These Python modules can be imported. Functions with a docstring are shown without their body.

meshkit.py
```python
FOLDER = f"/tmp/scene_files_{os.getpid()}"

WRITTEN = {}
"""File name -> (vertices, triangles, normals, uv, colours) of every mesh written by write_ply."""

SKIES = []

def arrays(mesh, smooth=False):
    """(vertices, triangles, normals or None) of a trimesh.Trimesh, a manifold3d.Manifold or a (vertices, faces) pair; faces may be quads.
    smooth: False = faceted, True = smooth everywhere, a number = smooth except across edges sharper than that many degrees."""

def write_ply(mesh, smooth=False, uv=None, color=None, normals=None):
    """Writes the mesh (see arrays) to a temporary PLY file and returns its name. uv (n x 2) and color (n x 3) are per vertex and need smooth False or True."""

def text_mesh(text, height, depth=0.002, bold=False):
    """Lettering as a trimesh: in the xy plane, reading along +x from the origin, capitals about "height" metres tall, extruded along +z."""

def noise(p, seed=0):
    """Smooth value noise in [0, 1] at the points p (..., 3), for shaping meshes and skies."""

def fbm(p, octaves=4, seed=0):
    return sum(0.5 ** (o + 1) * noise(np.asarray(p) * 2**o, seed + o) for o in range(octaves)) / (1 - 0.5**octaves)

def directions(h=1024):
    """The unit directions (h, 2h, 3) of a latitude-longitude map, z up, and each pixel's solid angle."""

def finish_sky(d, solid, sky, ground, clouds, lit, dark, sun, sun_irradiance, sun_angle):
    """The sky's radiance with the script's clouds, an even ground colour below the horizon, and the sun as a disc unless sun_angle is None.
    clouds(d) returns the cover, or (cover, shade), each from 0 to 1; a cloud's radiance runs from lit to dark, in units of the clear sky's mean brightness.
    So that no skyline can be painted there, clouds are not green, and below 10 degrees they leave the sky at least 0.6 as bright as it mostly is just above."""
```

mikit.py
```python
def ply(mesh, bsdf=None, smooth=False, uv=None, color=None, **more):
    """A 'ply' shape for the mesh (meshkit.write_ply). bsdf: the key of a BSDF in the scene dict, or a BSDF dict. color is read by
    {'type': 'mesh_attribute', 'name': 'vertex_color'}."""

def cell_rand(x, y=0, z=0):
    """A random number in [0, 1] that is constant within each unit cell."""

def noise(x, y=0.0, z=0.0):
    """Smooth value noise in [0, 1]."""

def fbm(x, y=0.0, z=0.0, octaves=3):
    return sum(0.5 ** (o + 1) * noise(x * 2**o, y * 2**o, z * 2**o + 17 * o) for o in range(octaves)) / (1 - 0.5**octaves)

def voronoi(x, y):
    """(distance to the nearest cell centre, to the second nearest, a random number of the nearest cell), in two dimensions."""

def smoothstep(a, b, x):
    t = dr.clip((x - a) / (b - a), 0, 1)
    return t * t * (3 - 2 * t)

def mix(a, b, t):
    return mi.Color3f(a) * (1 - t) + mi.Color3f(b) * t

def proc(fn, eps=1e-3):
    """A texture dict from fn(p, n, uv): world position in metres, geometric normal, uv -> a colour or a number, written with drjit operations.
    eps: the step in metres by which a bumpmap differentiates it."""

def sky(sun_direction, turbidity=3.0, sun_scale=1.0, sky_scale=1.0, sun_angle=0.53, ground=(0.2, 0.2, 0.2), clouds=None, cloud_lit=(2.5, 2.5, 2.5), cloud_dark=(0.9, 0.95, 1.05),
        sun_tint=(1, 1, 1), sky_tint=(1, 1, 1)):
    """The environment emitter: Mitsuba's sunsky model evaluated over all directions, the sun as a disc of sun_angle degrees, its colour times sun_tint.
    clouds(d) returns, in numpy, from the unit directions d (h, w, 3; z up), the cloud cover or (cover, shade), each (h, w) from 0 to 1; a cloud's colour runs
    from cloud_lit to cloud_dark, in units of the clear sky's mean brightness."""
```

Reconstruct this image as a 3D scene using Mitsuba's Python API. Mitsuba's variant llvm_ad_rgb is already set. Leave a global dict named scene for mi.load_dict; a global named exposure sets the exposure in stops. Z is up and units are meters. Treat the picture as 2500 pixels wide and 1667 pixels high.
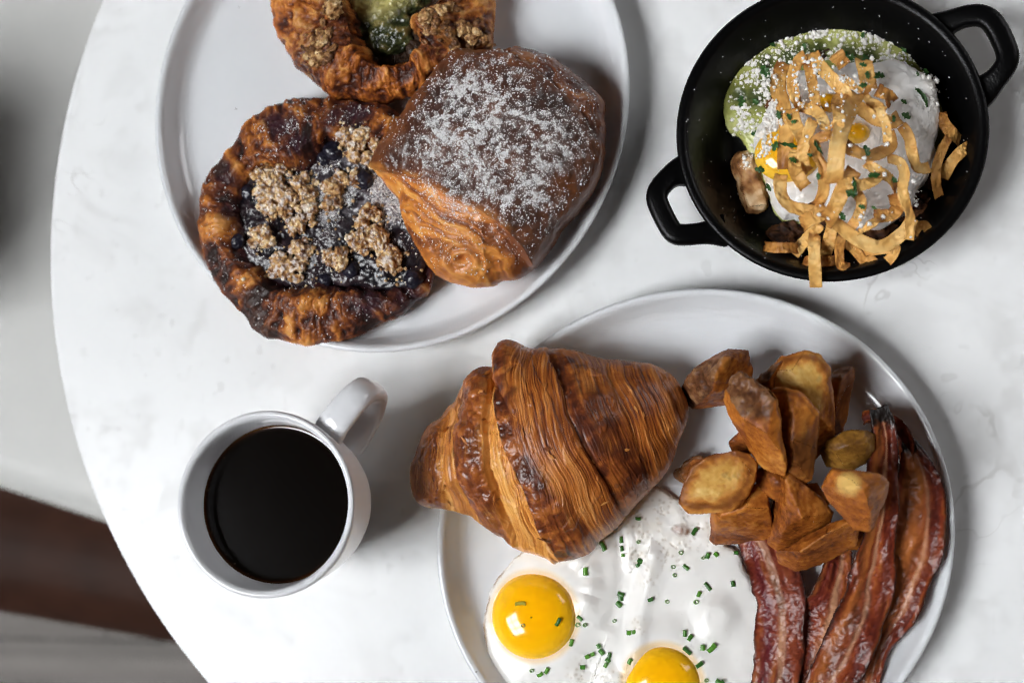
import math, random
import numpy as np, trimesh, shapely, manifold3d
import drjit as dr
import mitsuba as mi
import mikit, meshkit
from scipy.interpolate import CubicSpline, PchipInterpolator
from scipy.spatial import cKDTree, ConvexHull

random.seed(7); rng = np.random.default_rng(7)
T = mi.ScalarTransform4f
scene, labels = {}, {}
TZ = 0.74                                    # height of the table top

# ------------------------------------------------------------------ camera
PW, PH, PF = 2500.0, 1667.0, 3500.0          # the photograph's frame in pixels and the focal length (about 50 mm)
TX, TY, CAM_H = 0.18, 0.11, 0.72             # lean of the camera to the right and down, height above the table
_rx = np.array([[1, 0, 0], [0, math.cos(TY), -math.sin(TY)], [0, math.sin(TY), math.cos(TY)]])
_ry = np.array([[math.cos(TX), 0, math.sin(TX)], [0, 1, 0], [-math.sin(TX), 0, math.cos(TX)]])
CAM_R = _ry @ _rx
_fwd = CAM_R @ np.array([0, 0, -1.0])
CAM = np.array([0, 0, TZ]) - _fwd * (CAM_H / -_fwd[2])
FOCUS = 0.68
scene['camera'] = dict(type='thinlens', fov=math.degrees(2 * math.atan(PW / 2 / PF)), fov_axis='x', aperture_radius=0.0045, focus_distance=FOCUS,
                       near_clip=0.02, far_clip=30.0, to_world=T().look_at(origin=CAM.tolist(), target=(CAM + _fwd).tolist(), up=(CAM_R @ np.array([0, 1.0, 0])).tolist()))
exposure = 0.0


def at(p, h=0.0):
    """Points of the photograph (n, 2) laid out in the world at the heights h above the table top."""
    p = np.atleast_2d(np.asarray(p, float))
    d = np.stack([(p[:, 0] - PW / 2) / PF, -(p[:, 1] - PH / 2) / PF, -np.ones(len(p))], 1) @ CAM_R.T
    t = (TZ + np.broadcast_to(h, (len(p),)) - CAM[2]) / d[:, 2]
    return CAM + d * t[:, None]


# ------------------------------------------------------------------ light: a tall window on the left, a small one far on the right, a dim warm room
def quads_facing(center, toward, w, h, cols, rows, bar):
    c = np.array(center, float); n = np.array(toward, float) - c; n /= np.linalg.norm(n)
    u = np.cross([0, 0, 1.0], n); u /= np.linalg.norm(u); v = np.cross(n, u)
    V, F = [], []
    for i in range(cols):
        for j in range(rows):
            a0, a1 = -w / 2 + w * i / cols + bar, -w / 2 + w * (i + 1) / cols - bar
            b0, b1 = -h / 2 + h * j / rows + bar, -h / 2 + h * (j + 1) / rows - bar
            k = len(V); V += [c + u * a0 + v * b0, c + u * a1 + v * b0, c + u * a1 + v * b1, c + u * a0 + v * b1]; F += [[k, k + 1, k + 2], [k, k + 2, k + 3]]
    return np.array(V), np.array(F)


scene['room_light'] = dict(type='constant', radiance={'type': 'rgb', 'value': [0.020, 0.016, 0.013]})
WIN = (-3.2, -1.60, TZ + 4.8)
scene['window'] = mikit.ply(quads_facing(WIN, (0, 0, TZ), 2.6, 2.5, 3, 2, 0.05), {'type': 'diffuse', 'reflectance': {'type': 'rgb', 'value': 0.1}})
scene['window']['emitter'] = dict(type='area', radiance={'type': 'rgb', 'value': [24.4, 24.8, 25.3]})
scene['window_001'] = mikit.ply(quads_facing((1.9, 1.3, TZ + 1.15), (0, 0, TZ), 0.8, 1.1, 1, 1, 0.0), {'type': 'diffuse', 'reflectance': {'type': 'rgb', 'value': 0.1}})
scene['window_001']['emitter'] = dict(type='area', radiance={'type': 'rgb', 'value': [4.5, 4.5, 4.6]})
for k, (x, y, z) in enumerate(((1.45, 0.25, 0.8), (1.2, -0.7, 0.75))):
    scene['pendant_bulb' + ('_%03d' % k if k else '')] = dict(type='sphere', center=[x, y, TZ + z], radius=0.022, emitter=dict(type='area', radiance={'type': 'rgb', 'value': [22, 11, 4.5]}))
labels['window'] = dict(label='bright tall window to the left of the table, out of the picture', category='window')
labels['window_001'] = dict(label='narrow window far to the right of the table, out of the picture', category='window')
labels['pendant_bulb'] = dict(label='small warm light bulb to the right of the table', category='light bulb')
labels['pendant_bulb_001'] = dict(label='small warm light bulb beyond the lower right of the table', category='light bulb')

# ------------------------------------------------------------------ materials
ns, fb, ss, mx = mikit.noise, mikit.fbm, mikit.smoothstep, mikit.mix


def rgb(*v):
    return {'type': 'rgb', 'value': list(v) if len(v) == 3 else [v[0]] * 3}


def mat(name, base, rough=0.5, spec=0.5, bump=None, scale=1.0, **more):
    d = dict(type='principled', base_color=base, roughness=rough, specular=spec, **more)
    if bump is not None:
        d = dict(type='bumpmap', arbitrary=mikit.proc(bump, 2e-4), scale=scale, bsdf=d)
    scene[name] = dict(type='twosided', bsdf=d)


VC = {'type': 'mesh_attribute', 'name': 'vertex_color'}


def marble(p, n, uv):
    x, y = p.x, p.y
    w1, w2 = fb(x * 9, y * 9, 3.1), fb(x * 9 + 40, y * 9, 7.7)
    a = fb(x * 13 + 2.2 * w1, y * 13 + 2.2 * w2, 1.0, octaves=4)
    jag = fb(x * 160, y * 160, 3.0, octaves=2)
    vein = 1 - ss(0.002, 0.016, dr.abs(a + 0.05 * (jag - 0.5) - 0.47))
    b = fb(x * 34 + 4 * w2, y * 34 + 4 * w1, 9.0, octaves=4)
    vein2 = 1 - ss(0.0, 0.030, dr.abs(b + 0.10 * (jag - 0.5) - 0.52))
    mask = ss(0.50, 0.66, fb(x * 22 + 11, y * 22 + 5, 2.0)) * ss(0.38, 0.6, fb(x * 5 + 1, y * 5 + 8, 6.0))
    cloud = ss(0.40, 0.75, fb(x * 24 + 5 * w1, y * 24 + 5 * w2, 5.5, octaves=4))
    spk = ss(0.66, 0.80, fb(x * 140, y * 140, 1.5, octaves=2))
    k = 0.30 * vein * mask + 0.26 * vein2 * mask + 0.20 * cloud * ss(0.35, 0.6, fb(x * 60, y * 60, 8.0)) + 0.16 * spk * ss(0.40, 0.60, fb(x * 14 + 3, y * 14 + 21, 4.0))
    return mx([0.79, 0.80, 0.80], [0.36, 0.35, 0.33], dr.clip(k, 0, 1))


def glaze(p, n, uv):
    d, _, r = mikit.voronoi(p.x * 34 + 0.13, p.y * 34)
    speck = (1 - ss(0.008, 0.020, d)) * ss(0.70, 0.75, r)
    return mx([0.66, 0.68, 0.70], [0.10, 0.09, 0.08], speck * 0.85)


mat('marble_white', mikit.proc(marble), 0.28, 0.45)
mat('glaze_white', mikit.proc(glaze), 0.10, 0.5)
mat('mug_white', rgb(0.68, 0.69, 0.71), 0.10, 0.5)
mat('coffee_black', rgb(0.0012, 0.0005, 0.0002), 0.03, 0.3)
mat('cast_iron', rgb(0.0016, 0.0016, 0.0018), 0.32, 0.14, lambda p, n, uv: fb(p.x * 1400, p.y * 1400, p.z * 1400, octaves=2), 0.00012)
mat('crust', VC, 0.44, 0.30)
mat('bacon_meat', VC, 0.36, 0.32)
mat('egg_wash', VC, 0.34, 0.42)
mat('shiny', VC, 0.28, 0.45)
mat('wet', VC, 0.10, 0.5)
mat('matte', VC, 0.75, 0.25)
mat('fried', VC, 0.45, 0.28)
mat('leather_pale', rgb(0.55, 0.55, 0.53), 0.5, 0.4)
mat('leather_brown', mikit.proc(lambda p, n, uv: mx([0.052, 0.021, 0.013], [0.022, 0.011, 0.008], fb(p.x * 30, p.y * 30, p.z * 30))), 0.55, 0.08)
mat('wood_grey', mikit.proc(lambda p, n, uv: mx([0.22, 0.20, 0.185], [0.11, 0.10, 0.09], fb(p.x * 6, p.y * 90, p.z * 40, octaves=4))), 0.6, 0.3)
mat('metal_dark', rgb(0.03, 0.03, 0.03), 0.4, 0.5)


# ------------------------------------------------------------------ helpers
def numbered(key):
    if key not in scene and key not in labels:
        return key
    k = 1
    while f'{key}_{k:03d}' in scene or f'{key}_{k:03d}' in labels:
        k += 1
    return f'{key}_{k:03d}'


def thing(name, label, cat, group=None):
    key = numbered(name)
    labels[key] = dict(label=label, category=cat)
    if group:
        labels[key]['group'] = group
    return key


def put(key, mesh, m, smooth=False, color=None, label=None, kind=None):
    """One entry: key is 'holder__part' or a thing's key that is not in scene yet."""
    if '__' in key:
        key = numbered(key)
    scene[key] = mikit.ply(mesh, m, smooth=True if color is not None else smooth, color=color)
    if label or kind:
        labels.setdefault(key, {}).update({k: v for k, v in (('label', label), ('kind', kind)) if v})
    return key


def noise3(P, f, seed=0, oct=1):
    P = np.asarray(P) * f
    return meshkit.noise(P, seed) if oct == 1 else meshkit.fbm(P, oct, seed)


def sst(a, b, x):
    t = np.clip((x - a) / (b - a), 0, 1)
    return t * t * (3 - 2 * t)


def lerpc(a, b, t):
    return np.asarray(a, float) * (1 - t[:, None]) + np.asarray(b, float) * t[:, None]


def grid_faces(nu, nv, closed_u=False):
    """Quads of a grid of nv rows of nu points, as triangles; counter-clockwise seen from +normal when u runs right and v up."""
    i, j = np.meshgrid(np.arange(nu if closed_u else nu - 1), np.arange(nv - 1))
    i, j = i.ravel(), j.ravel(); i2 = (i + 1) % nu
    a, b, c, d = j * nu + i, j * nu + i2, (j + 1) * nu + i2, (j + 1) * nu + i
    return np.vstack([np.stack([a, b, c], 1), np.stack([a, c, d], 1)])


def vnormals(V, F):
    n = np.zeros_like(V); c = np.cross(V[F[:, 1]] - V[F[:, 0]], V[F[:, 2]] - V[F[:, 0]])
    for k in range(3):
        np.add.at(n, F[:, k], c)
    return n / np.maximum(np.linalg.norm(n, axis=1, keepdims=True), 1e-20)


def revolve(profile, n=160, ax=1.0, ay=1.0):
    """A closed or open lathe of (r, z) points, first to last, from the axis underneath up and round to the axis on top."""
    p = np.array(profile, float); t = np.arange(n) / n * 2 * np.pi
    V = np.stack([np.outer(p[:, 0], np.cos(t)) * ax, np.outer(p[:, 0], np.sin(t)) * ay, np.repeat(p[:, 1:2], n, 1)], -1).reshape(-1, 3)
    return V, grid_faces(n, len(p), True)


def smooth_profile(pts, n):
    """A dense polyline through the points, rounded."""
    pts = np.array(pts, float); s = np.r_[0, np.cumsum(np.linalg.norm(np.diff(pts, axis=0), axis=1))]
    return np.stack([PchipInterpolator(s, pts[:, k])(np.linspace(0, s[-1], n)) for k in range(2)], 1)


def moved(VF, loc=(0, 0, 0), rz=0.0):
    V, F = VF; c, s = math.cos(rz), math.sin(rz)
    return V @ np.array([[c, -s, 0], [s, c, 0], [0, 0, 1]]).T + np.asarray(loc), F


def star_radius(W, c):
    """r(theta) of a closed outline W (n, 2) about c."""
    d = W - c; th = np.arctan2(d[:, 1], d[:, 0]); r = np.hypot(d[:, 0], d[:, 1])
    o = np.argsort(th); th, r = th[o], r[o]
    keep = np.r_[True, np.diff(th) > 1e-3]; th, r = th[keep], r[keep]
    t3, r3 = np.r_[th - 2 * np.pi, th, th + 2 * np.pi], np.r_[r, r, r]
    f = PchipInterpolator(t3, r3)
    return lambda t: f((t + np.pi) % (2 * np.pi) - np.pi)


class Dome:
    """A rounded body over a traced outline: rings from the foot, over the widest edge, to the middle of the top."""

    def __init__(self, px, h_mid, h_foot, top, nth=700, nr=170, p=2.2, q=2.2, foot=0.8, rough_edge=0.0, seed=0, center=None):
        W = at(px, h_mid)[:, :2]
        poly = shapely.Polygon(W)
        self.c = c = np.array(poly.centroid.coords[0]) if center is None else at([center], h_mid)[0, :2]
        r = star_radius(W, c)
        t = np.arange(nth) / nth * 2 * np.pi
        R = r(t)
        if rough_edge:
            R = R + rough_edge * (meshkit.fbm(np.stack([np.cos(t) * R * 120, np.sin(t) * R * 120, t * 0], 1), 4, seed) - 0.5) * 2
        nb = max(6, nr // 10)
        pb = np.linspace(np.pi / 2, 0, nb, endpoint=False)
        ro = 1 - np.linspace(0, 1, nr) ** 1.5 * 0.995
        rho = np.r_[0.02, 0.5 * foot, foot + (1 - foot) * np.cos(pb) ** 0.6, ro]
        zf = np.r_[-1, -1, -np.sin(pb), (1 - ro ** p) ** (1 / q)]
        self.rho = np.repeat(rho, nth); self.th = np.tile(t, len(rho)); zf = np.repeat(zf, nth); self.zf = zf
        X = c[0] + self.rho * np.tile(R, len(rho)) * np.cos(self.th); Y = c[1] + self.rho * np.tile(R, len(rho)) * np.sin(self.th)
        self.top = np.repeat(np.r_[np.zeros(nb + 2, bool), np.ones(nr, bool)], nth)
        H = top(X, Y, self.rho, self.th)
        Z = TZ + np.where(self.top, h_mid + (H - h_mid) * zf, h_mid + (h_mid - h_foot) * zf)
        self.V = np.stack([X, Y, Z], 1); self.F = grid_faces(nth, len(rho), True); self.nth = nth
        self.R = np.tile(R, len(rho))

    def normals(self):
        return vnormals(self.V, self.F)

    def displace(self, d):
        self.V = self.V + self.normals() * np.asarray(d)[:, None]

    def top_tree(self):
        k = self.top
        return cKDTree(self.V[k][:, :2]), self.V[k]


def sample_top(trees, xy):
    """The height of the highest of these surfaces (cKDTree, vertices) at the points."""
    out = np.full(len(xy), -9.0)
    for tr, V in trees:
        d, i = tr.query(xy, k=4)
        out = np.maximum(out, np.where(d[:, 0] < 0.002, V[i, 2].max(1), -9.0))
    return out


def hull_lump(pts, size=0.0012, smooth=6, amp=0.0006, freq=300, seed=0):
    """A lump: the hull of the points, refined, its corners softened and its skin roughened. Returns V, F, edge (1 on the softened edges), face normals before softening."""
    m = trimesh.convex.convex_hull(np.asarray(pts))
    v, f = trimesh.remesh.subdivide_to_size(m.vertices, m.faces, size, max_iter=12)
    m = trimesh.Trimesh(v, f, process=True)
    m.merge_vertices(); v0 = m.vertices.copy()
    trimesh.smoothing.filter_laplacian(m, iterations=smooth, lamb=0.5)
    V, F = np.array(m.vertices), np.array(m.faces)
    m2 = m.copy(); trimesh.smoothing.filter_laplacian(m2, iterations=3, lamb=0.5)
    edge = np.clip(((V - np.array(m2.vertices)) * vnormals(V, F)).sum(1) / (size * 0.10), 0, 3)
    V = V + vnormals(V, F) * (amp * (noise3(V, freq, seed, 3) - 0.5) * 2)[:, None]
    return V, F, edge, vnormals(V, F)


def chaikin(P, n=2, closed=False):
    P = np.asarray(P, float)
    for _ in range(n):
        if closed:
            Q = np.roll(P, -1, 0); P = np.stack([0.75 * P + 0.25 * Q, 0.25 * P + 0.75 * Q], 1).reshape(-1, P.shape[1])
        else:
            Q = np.stack([0.75 * P[:-1] + 0.25 * P[1:], 0.25 * P[:-1] + 0.75 * P[1:]], 1).reshape(-1, P.shape[1]); P = np.vstack([P[:1], Q, P[-1:]])
    return P


def resample(P, n):
    s = np.r_[0, np.cumsum(np.linalg.norm(np.diff(P, axis=0), axis=1))]
    return np.stack([np.interp(np.linspace(0, s[-1], n), s, P[:, k]) for k in range(P.shape[1])], 1)


def ribbon(C, side, half, thick, nu, nv, wave=None):
    """A solid strip: centre line C (n, 3), unit side vectors, half widths, thickness. Returns V, F and per vertex (along 0..1, across -1..1, top 0/1)."""
    n = len(C); tan = np.gradient(C, axis=0); tan /= np.linalg.norm(tan, axis=1, keepdims=True)
    side = side - (side * tan).sum(1, keepdims=True) * tan; side /= np.linalg.norm(side, axis=1, keepdims=True)
    nor = np.cross(tan, side); nor *= np.where(nor[:, 2:].mean() < 0, -1, 1)
    v = np.linspace(-1, 1, nv)
    half = np.broadcast_to(half, (n,)) if np.ndim(half) < 2 else half
    off = half[:, None] * v[None] if half.ndim == 1 else np.where(v[None] < 0, half[:, :1], half[:, 1:]) * v[None]
    P = C[:, None] + side[:, None] * off[..., None]
    if wave is not None:
        P = P + nor[:, None] * wave(np.linspace(0, 1, n)[:, None], v[None])[..., None]
    th = thick * np.sqrt(np.clip(1 - np.abs(v) ** 6, 0.05, 1)) / 2
    U, D = P + nor[:, None] * th[None, :, None], P - nor[:, None] * th[None, :, None]
    ring = np.concatenate([U, D[:, ::-1]], 1)                   # n x 2nv
    k = 2 * nv
    V = ring.reshape(-1, 3)
    F = grid_faces(k, n, True)
    if np.dot(np.cross(V[F[0, 1]] - V[F[0, 0]], V[F[0, 2]] - V[F[0, 0]]), nor[0]) < 0:
        F = F[:, ::-1]
    caps = []
    for r0, fl in ((0, False), ((n - 1) * k, True)):
        for j in range(nv - 1):
            a, b, c, d = r0 + j, r0 + j + 1, r0 + k - 2 - j, r0 + k - 1 - j
            q = [[a, b, c], [a, c, d]]
            caps += [x[::-1] for x in q] if fl else q
    caps = np.array(caps)
    F = np.vstack([F, caps if np.dot(np.cross(side[0], nor[0]), tan[0]) > 0 else caps[:, ::-1]])
    u = np.repeat(np.linspace(0, 1, n), k); vv = np.tile(np.r_[v, v[::-1]], n); tp = np.tile(np.r_[np.ones(nv), np.zeros(nv)], n)
    return V, F, u, vv, tp
# ------------------------------------------------------------------ table, seat, floor
def fit_circle(P):
    A = np.c_[2 * P, np.ones(len(P))]; s = np.linalg.lstsq(A, (P ** 2).sum(1), rcond=None)[0]
    return s[:2], math.sqrt(s[2] + (s[:2] ** 2).sum())


TABLE_EDGE = [(245, 0), (197, 128), (149, 308), (122, 468), (115, 596), (115, 723), (128, 851), (165, 1021), (213, 1160), (277, 1319), (351, 1457), (425, 1585), (498, 1668)]
tc, tr = fit_circle(at(TABLE_EDGE)[:, :2])
t = thing('cafe_table', 'round white marble-look cafe table carrying the whole breakfast', 'table')
put(t + '__tabletop', moved(revolve([(0, -0.024), (tr - 0.012, -0.024), (tr - 0.003, -0.021), (tr - 0.0004, -0.015), (tr - 0.0004, -0.004), (tr - 0.0012, -0.0015), (tr - 0.004, 0), (0, 0)], 400), (*tc, TZ)), 'marble_white', smooth=35)
put(t + '__column', moved(revolve([(0.04, 0.02), (0.04, TZ - 0.03), (0.12, TZ - 0.0245)], 48), (*tc, 0)), 'metal_dark', smooth=35)
put(t + '__base', moved(revolve([(0, 0.001), (0.24, 0.001), (0.24, 0.012), (0.05, 0.024), (0, 0.024)], 64), (*tc, 0)), 'metal_dark', smooth=35)

# the upholstered seat on the left, about 28 cm below the table top: a pale cushion over a rounded brown frame
SEAT_H = -0.27
e0, e1 = at([(0, 1203), (262, 1290)], SEAT_H)
ed = (e1 - e0)[:2]; ed /= np.linalg.norm(ed); en = np.array([-ed[1], ed[0]])           # along the edge; into the seat


def bar_along(profile, a, b, n=2):
    """Extrudes a closed (d, z) profile, d measured into the seat, from a to b along the seat's edge."""
    p = np.array(profile, float); L = np.linspace(a, b, n)
    V = np.concatenate([np.c_[e0[:2] + ed * l + en * p[:, :1], np.full(len(p), TZ) + p[:, 1]] for l in L])
    F = grid_faces(len(p), n, True)
    m = len(p)
    caps = [[0, k + 1, k] for k in range(1, m - 1)] + [[(n - 1) * m, (n - 1) * m + k, (n - 1) * m + k + 1] for k in range(1, m - 1)]
    return trimesh.Trimesh(V, np.vstack([F, caps]), process=False)


def arc(cx, cz, r, a0, a1, n):
    a = np.radians(np.linspace(a0, a1, n)); return [(cx + r * math.cos(x), cz + r * math.sin(x)) for x in a]


def fixed(m):
    m = trimesh.Trimesh(m.vertices, m.faces, process=True); m.fix_normals(); return m


s = thing('bench', 'pale leather bench seat with a rounded dark brown front beside the table', 'bench')
cush = arc(0.03, SEAT_H - 0.03, 0.03, 180, 90, 8) + [(0.16, SEAT_H + 0.004), (0.42, SEAT_H)] + arc(0.45, SEAT_H - 0.03, 0.03, 90, 0, 6) + [(0.48, SEAT_H - 0.07), (0.0, SEAT_H - 0.07)]
put(s + '__cushion', fixed(bar_along(cush, -0.6, 0.9)), 'leather_pale', smooth=40)
rail = arc(-0.030, SEAT_H - 0.132, 0.060, 265, 55, 18) + [(0.04, SEAT_H - 0.074), (0.47, SEAT_H - 0.074), (0.47, SEAT_H - 0.17), (0.0, SEAT_H - 0.17)]
rm = bar_along(rail, -0.35, 0.30)
dl = (rm.vertices[:, :2] - e0[:2]) @ np.c_[ed, en]
rm.vertices[:, :2] -= en * (0.15 * (0.12 - dl[:, 0]) * np.clip((0.03 - dl[:, 1]) / 0.09, 0, 1))[:, None]
put(s + '__front_rail', fixed(rm), 'leather_brown', smooth=40)
put(s + '__plinth', fixed(bar_along([(0.05, -TZ + 0.002), (0.05, SEAT_H - 0.165), (0.45, SEAT_H - 0.165), (0.45, -TZ + 0.002)], -0.6, 0.9)), 'leather_brown')
arm = trimesh.creation.box(extents=(0.09, 0.15, 0.20)); arm = trimesh.Trimesh(*trimesh.remesh.subdivide(arm.vertices, arm.faces), process=True)
ac = at([(-290, 590)], SEAT_H)[0]
put(s + '__armrest', (arm.vertices + [ac[0], ac[1], TZ + SEAT_H + 0.095], arm.faces), 'leather_brown')

# floor: grey boards
scene['floor'] = mikit.ply(trimesh.creation.box(bounds=[[-6, -6, -0.03], [6, 6, -0.012]]), 'metal_dark')
labels['floor'] = dict(label='grey wooden floorboards below the table', kind='structure')
for k in range(16):
    y0 = -0.95 + 0.09 * k
    for q, (x0, x1) in enumerate(((-1.3, -0.62 + 0.21 * ((k * 7) % 5) / 5), (-0.618 + 0.21 * ((k * 7) % 5) / 5, 0.9))):
        b = trimesh.creation.box(bounds=[[x0, y0 + 0.0012, -0.012], [x1, y0 + 0.0888, 0.0004 * ((k * 3 + q) % 3)]])
        put('floor__board', b, 'wood_grey')


# ------------------------------------------------------------------ plates
def plate(name, label, fit, rim_h=0.021):
    cx, cy, a, b, ang = fit
    tt = np.linspace(0, 2 * np.pi, 90, endpoint=False)
    P = np.stack([cx + a * np.cos(tt) * np.cos(ang) - b * np.sin(tt) * np.sin(ang), cy + a * np.cos(tt) * np.sin(ang) + b * np.sin(tt) * np.cos(ang)], 1)
    W = at(P, rim_h)[:, :2]; c = W.mean(0); r = star_radius(W, c)
    n = 420; th = np.arange(n) / n * 2 * np.pi; R = r(th); R = np.real(np.fft.ifft(np.fft.fft(R) * (np.abs(np.fft.fftfreq(n) * n) <= 3)))
    #           inset from the rim (metres), height
    pts = [(0.032, 0.0), (0.0275, 0.0), (0.0265, 0.002), (0.020, 0.0042), (0.0095, 0.0095), (0.0032, 0.0165), (0.0006, 0.0195), (0.0, 0.0203), (0.0006, 0.0212), (0.0018, 0.0216), (0.0031, 0.0209), (0.0042, 0.0195),
           (0.0062, 0.0155), (0.0095, 0.0103), (0.0135, 0.0075), (0.019, 0.0062), (0.028, 0.0055)]
    pts = smooth_profile([(x, z * rim_h / 0.0216) for x, z in pts], 90)
    rows = [np.stack([(R - i) * np.cos(th), (R - i) * np.sin(th), np.full(n, z)], 1) for i, z in pts]
    i_, z_ = pts[-1]
    for f in (0.75, 0.5, 0.25, 0.0002):
        rows.append(np.stack([(R - i_) * f * np.cos(th), (R - i_) * f * np.sin(th), np.full(n, z_)], 1))
    rows.insert(0, np.stack([(R - 0.034) * np.cos(th), (R - 0.034) * np.sin(th), np.full(n, 0.0022)], 1))
    rows.insert(0, np.stack([0.02 * R * np.cos(th), 0.02 * R * np.sin(th), np.full(n, 0.0022)], 1))
    V = np.vstack(rows) + [c[0], c[1], TZ + 0.0008]
    key = thing(name, label, 'plate')
    put(key, (V, grid_faces(n, len(rows), True)), 'glaze_white', smooth=True)
    return c, R


PF_H = 0.0063                                # height of the plates' floor above the table
plate('plate', 'white glazed plate at the top with three sugar-dusted and savoury pastries on it', (957.8, 259.2, 615.0, 565.2, -1.0137))
plate('plate', 'white glazed plate at the bottom with the croissant, eggs, potatoes and bacon', (1698.6, 1316.0, 608.4, 636.8, -1.9637))

# ------------------------------------------------------------------ mug of coffee
MUG_H, COFFEE_H = 0.083, 0.064
mc = at([(646, 1229.5)], MUG_H)[0, :2]
mr = np.linalg.norm(at([(433, 1229.5)], MUG_H)[0, :2] - at([(859, 1229.5)], MUG_H)[0, :2]) / 2 * 1.02
k = mr / 0.0415
outer = [(0.0, 0.002), (0.017, 0.002), (0.018, 0.0), (0.0205, 0.0), (0.0222, 0.002), (0.0275, 0.009), (0.0325, 0.022), (0.0368, 0.040), (0.0395, 0.060), (0.0410, 0.074), (0.0415, 0.0805), (0.0411, 0.0825), (0.0402, 0.083), (0.0388, 0.0824), (0.0380, 0.0808), (0.0374, 0.078),
         (0.0366, 0.070), (0.0352, 0.055), (0.0335, 0.035), (0.028, 0.018), (0.020, 0.009), (0.0, 0.007)]
prof = smooth_profile(outer, 120)
mug = thing('coffee_mug', 'white ceramic mug of black coffee at the lower left of the table', 'mug')
put(mug + '__body', moved(revolve(prof * [k, 1], 220), (*mc, TZ + 0.0006)), 'mug_white', smooth=True)
hang = math.atan2(*(at([(862, 985)], 0.07)[0, :2] - mc)[::-1])
hp = smooth_profile([(0.0395, 0.0715), (0.049, 0.0745), (0.060, 0.0735), (0.0665, 0.066), (0.0665, 0.054), (0.0615, 0.043), (0.053, 0.034), (0.0355, 0.027)], 60)
hp = chaikin(hp, 1); hp = resample(hp, 64)
C = np.c_[hp[:, 0] * k, np.zeros(64), hp[:, 1]]
tan = np.gradient(C, axis=0); tan /= np.linalg.norm(tan, axis=1, keepdims=True); nrm = np.cross(tan, [0, 1.0, 0])
q = np.arange(28) / 28 * 2 * np.pi
cw = np.sign(np.cos(q)) * np.abs(np.cos(q)) ** 0.75; ch = np.sign(np.sin(q)) * np.abs(np.sin(q)) ** 0.9
w = 0.0080 - 0.0010 * np.sin(np.linspace(0, np.pi, 64))
V = C[:, None] + np.array([0, 1.0, 0]) * (cw[None] * w[:, None])[..., None] + nrm[:, None] * (ch * 0.0042)[None, :, None]
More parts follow.
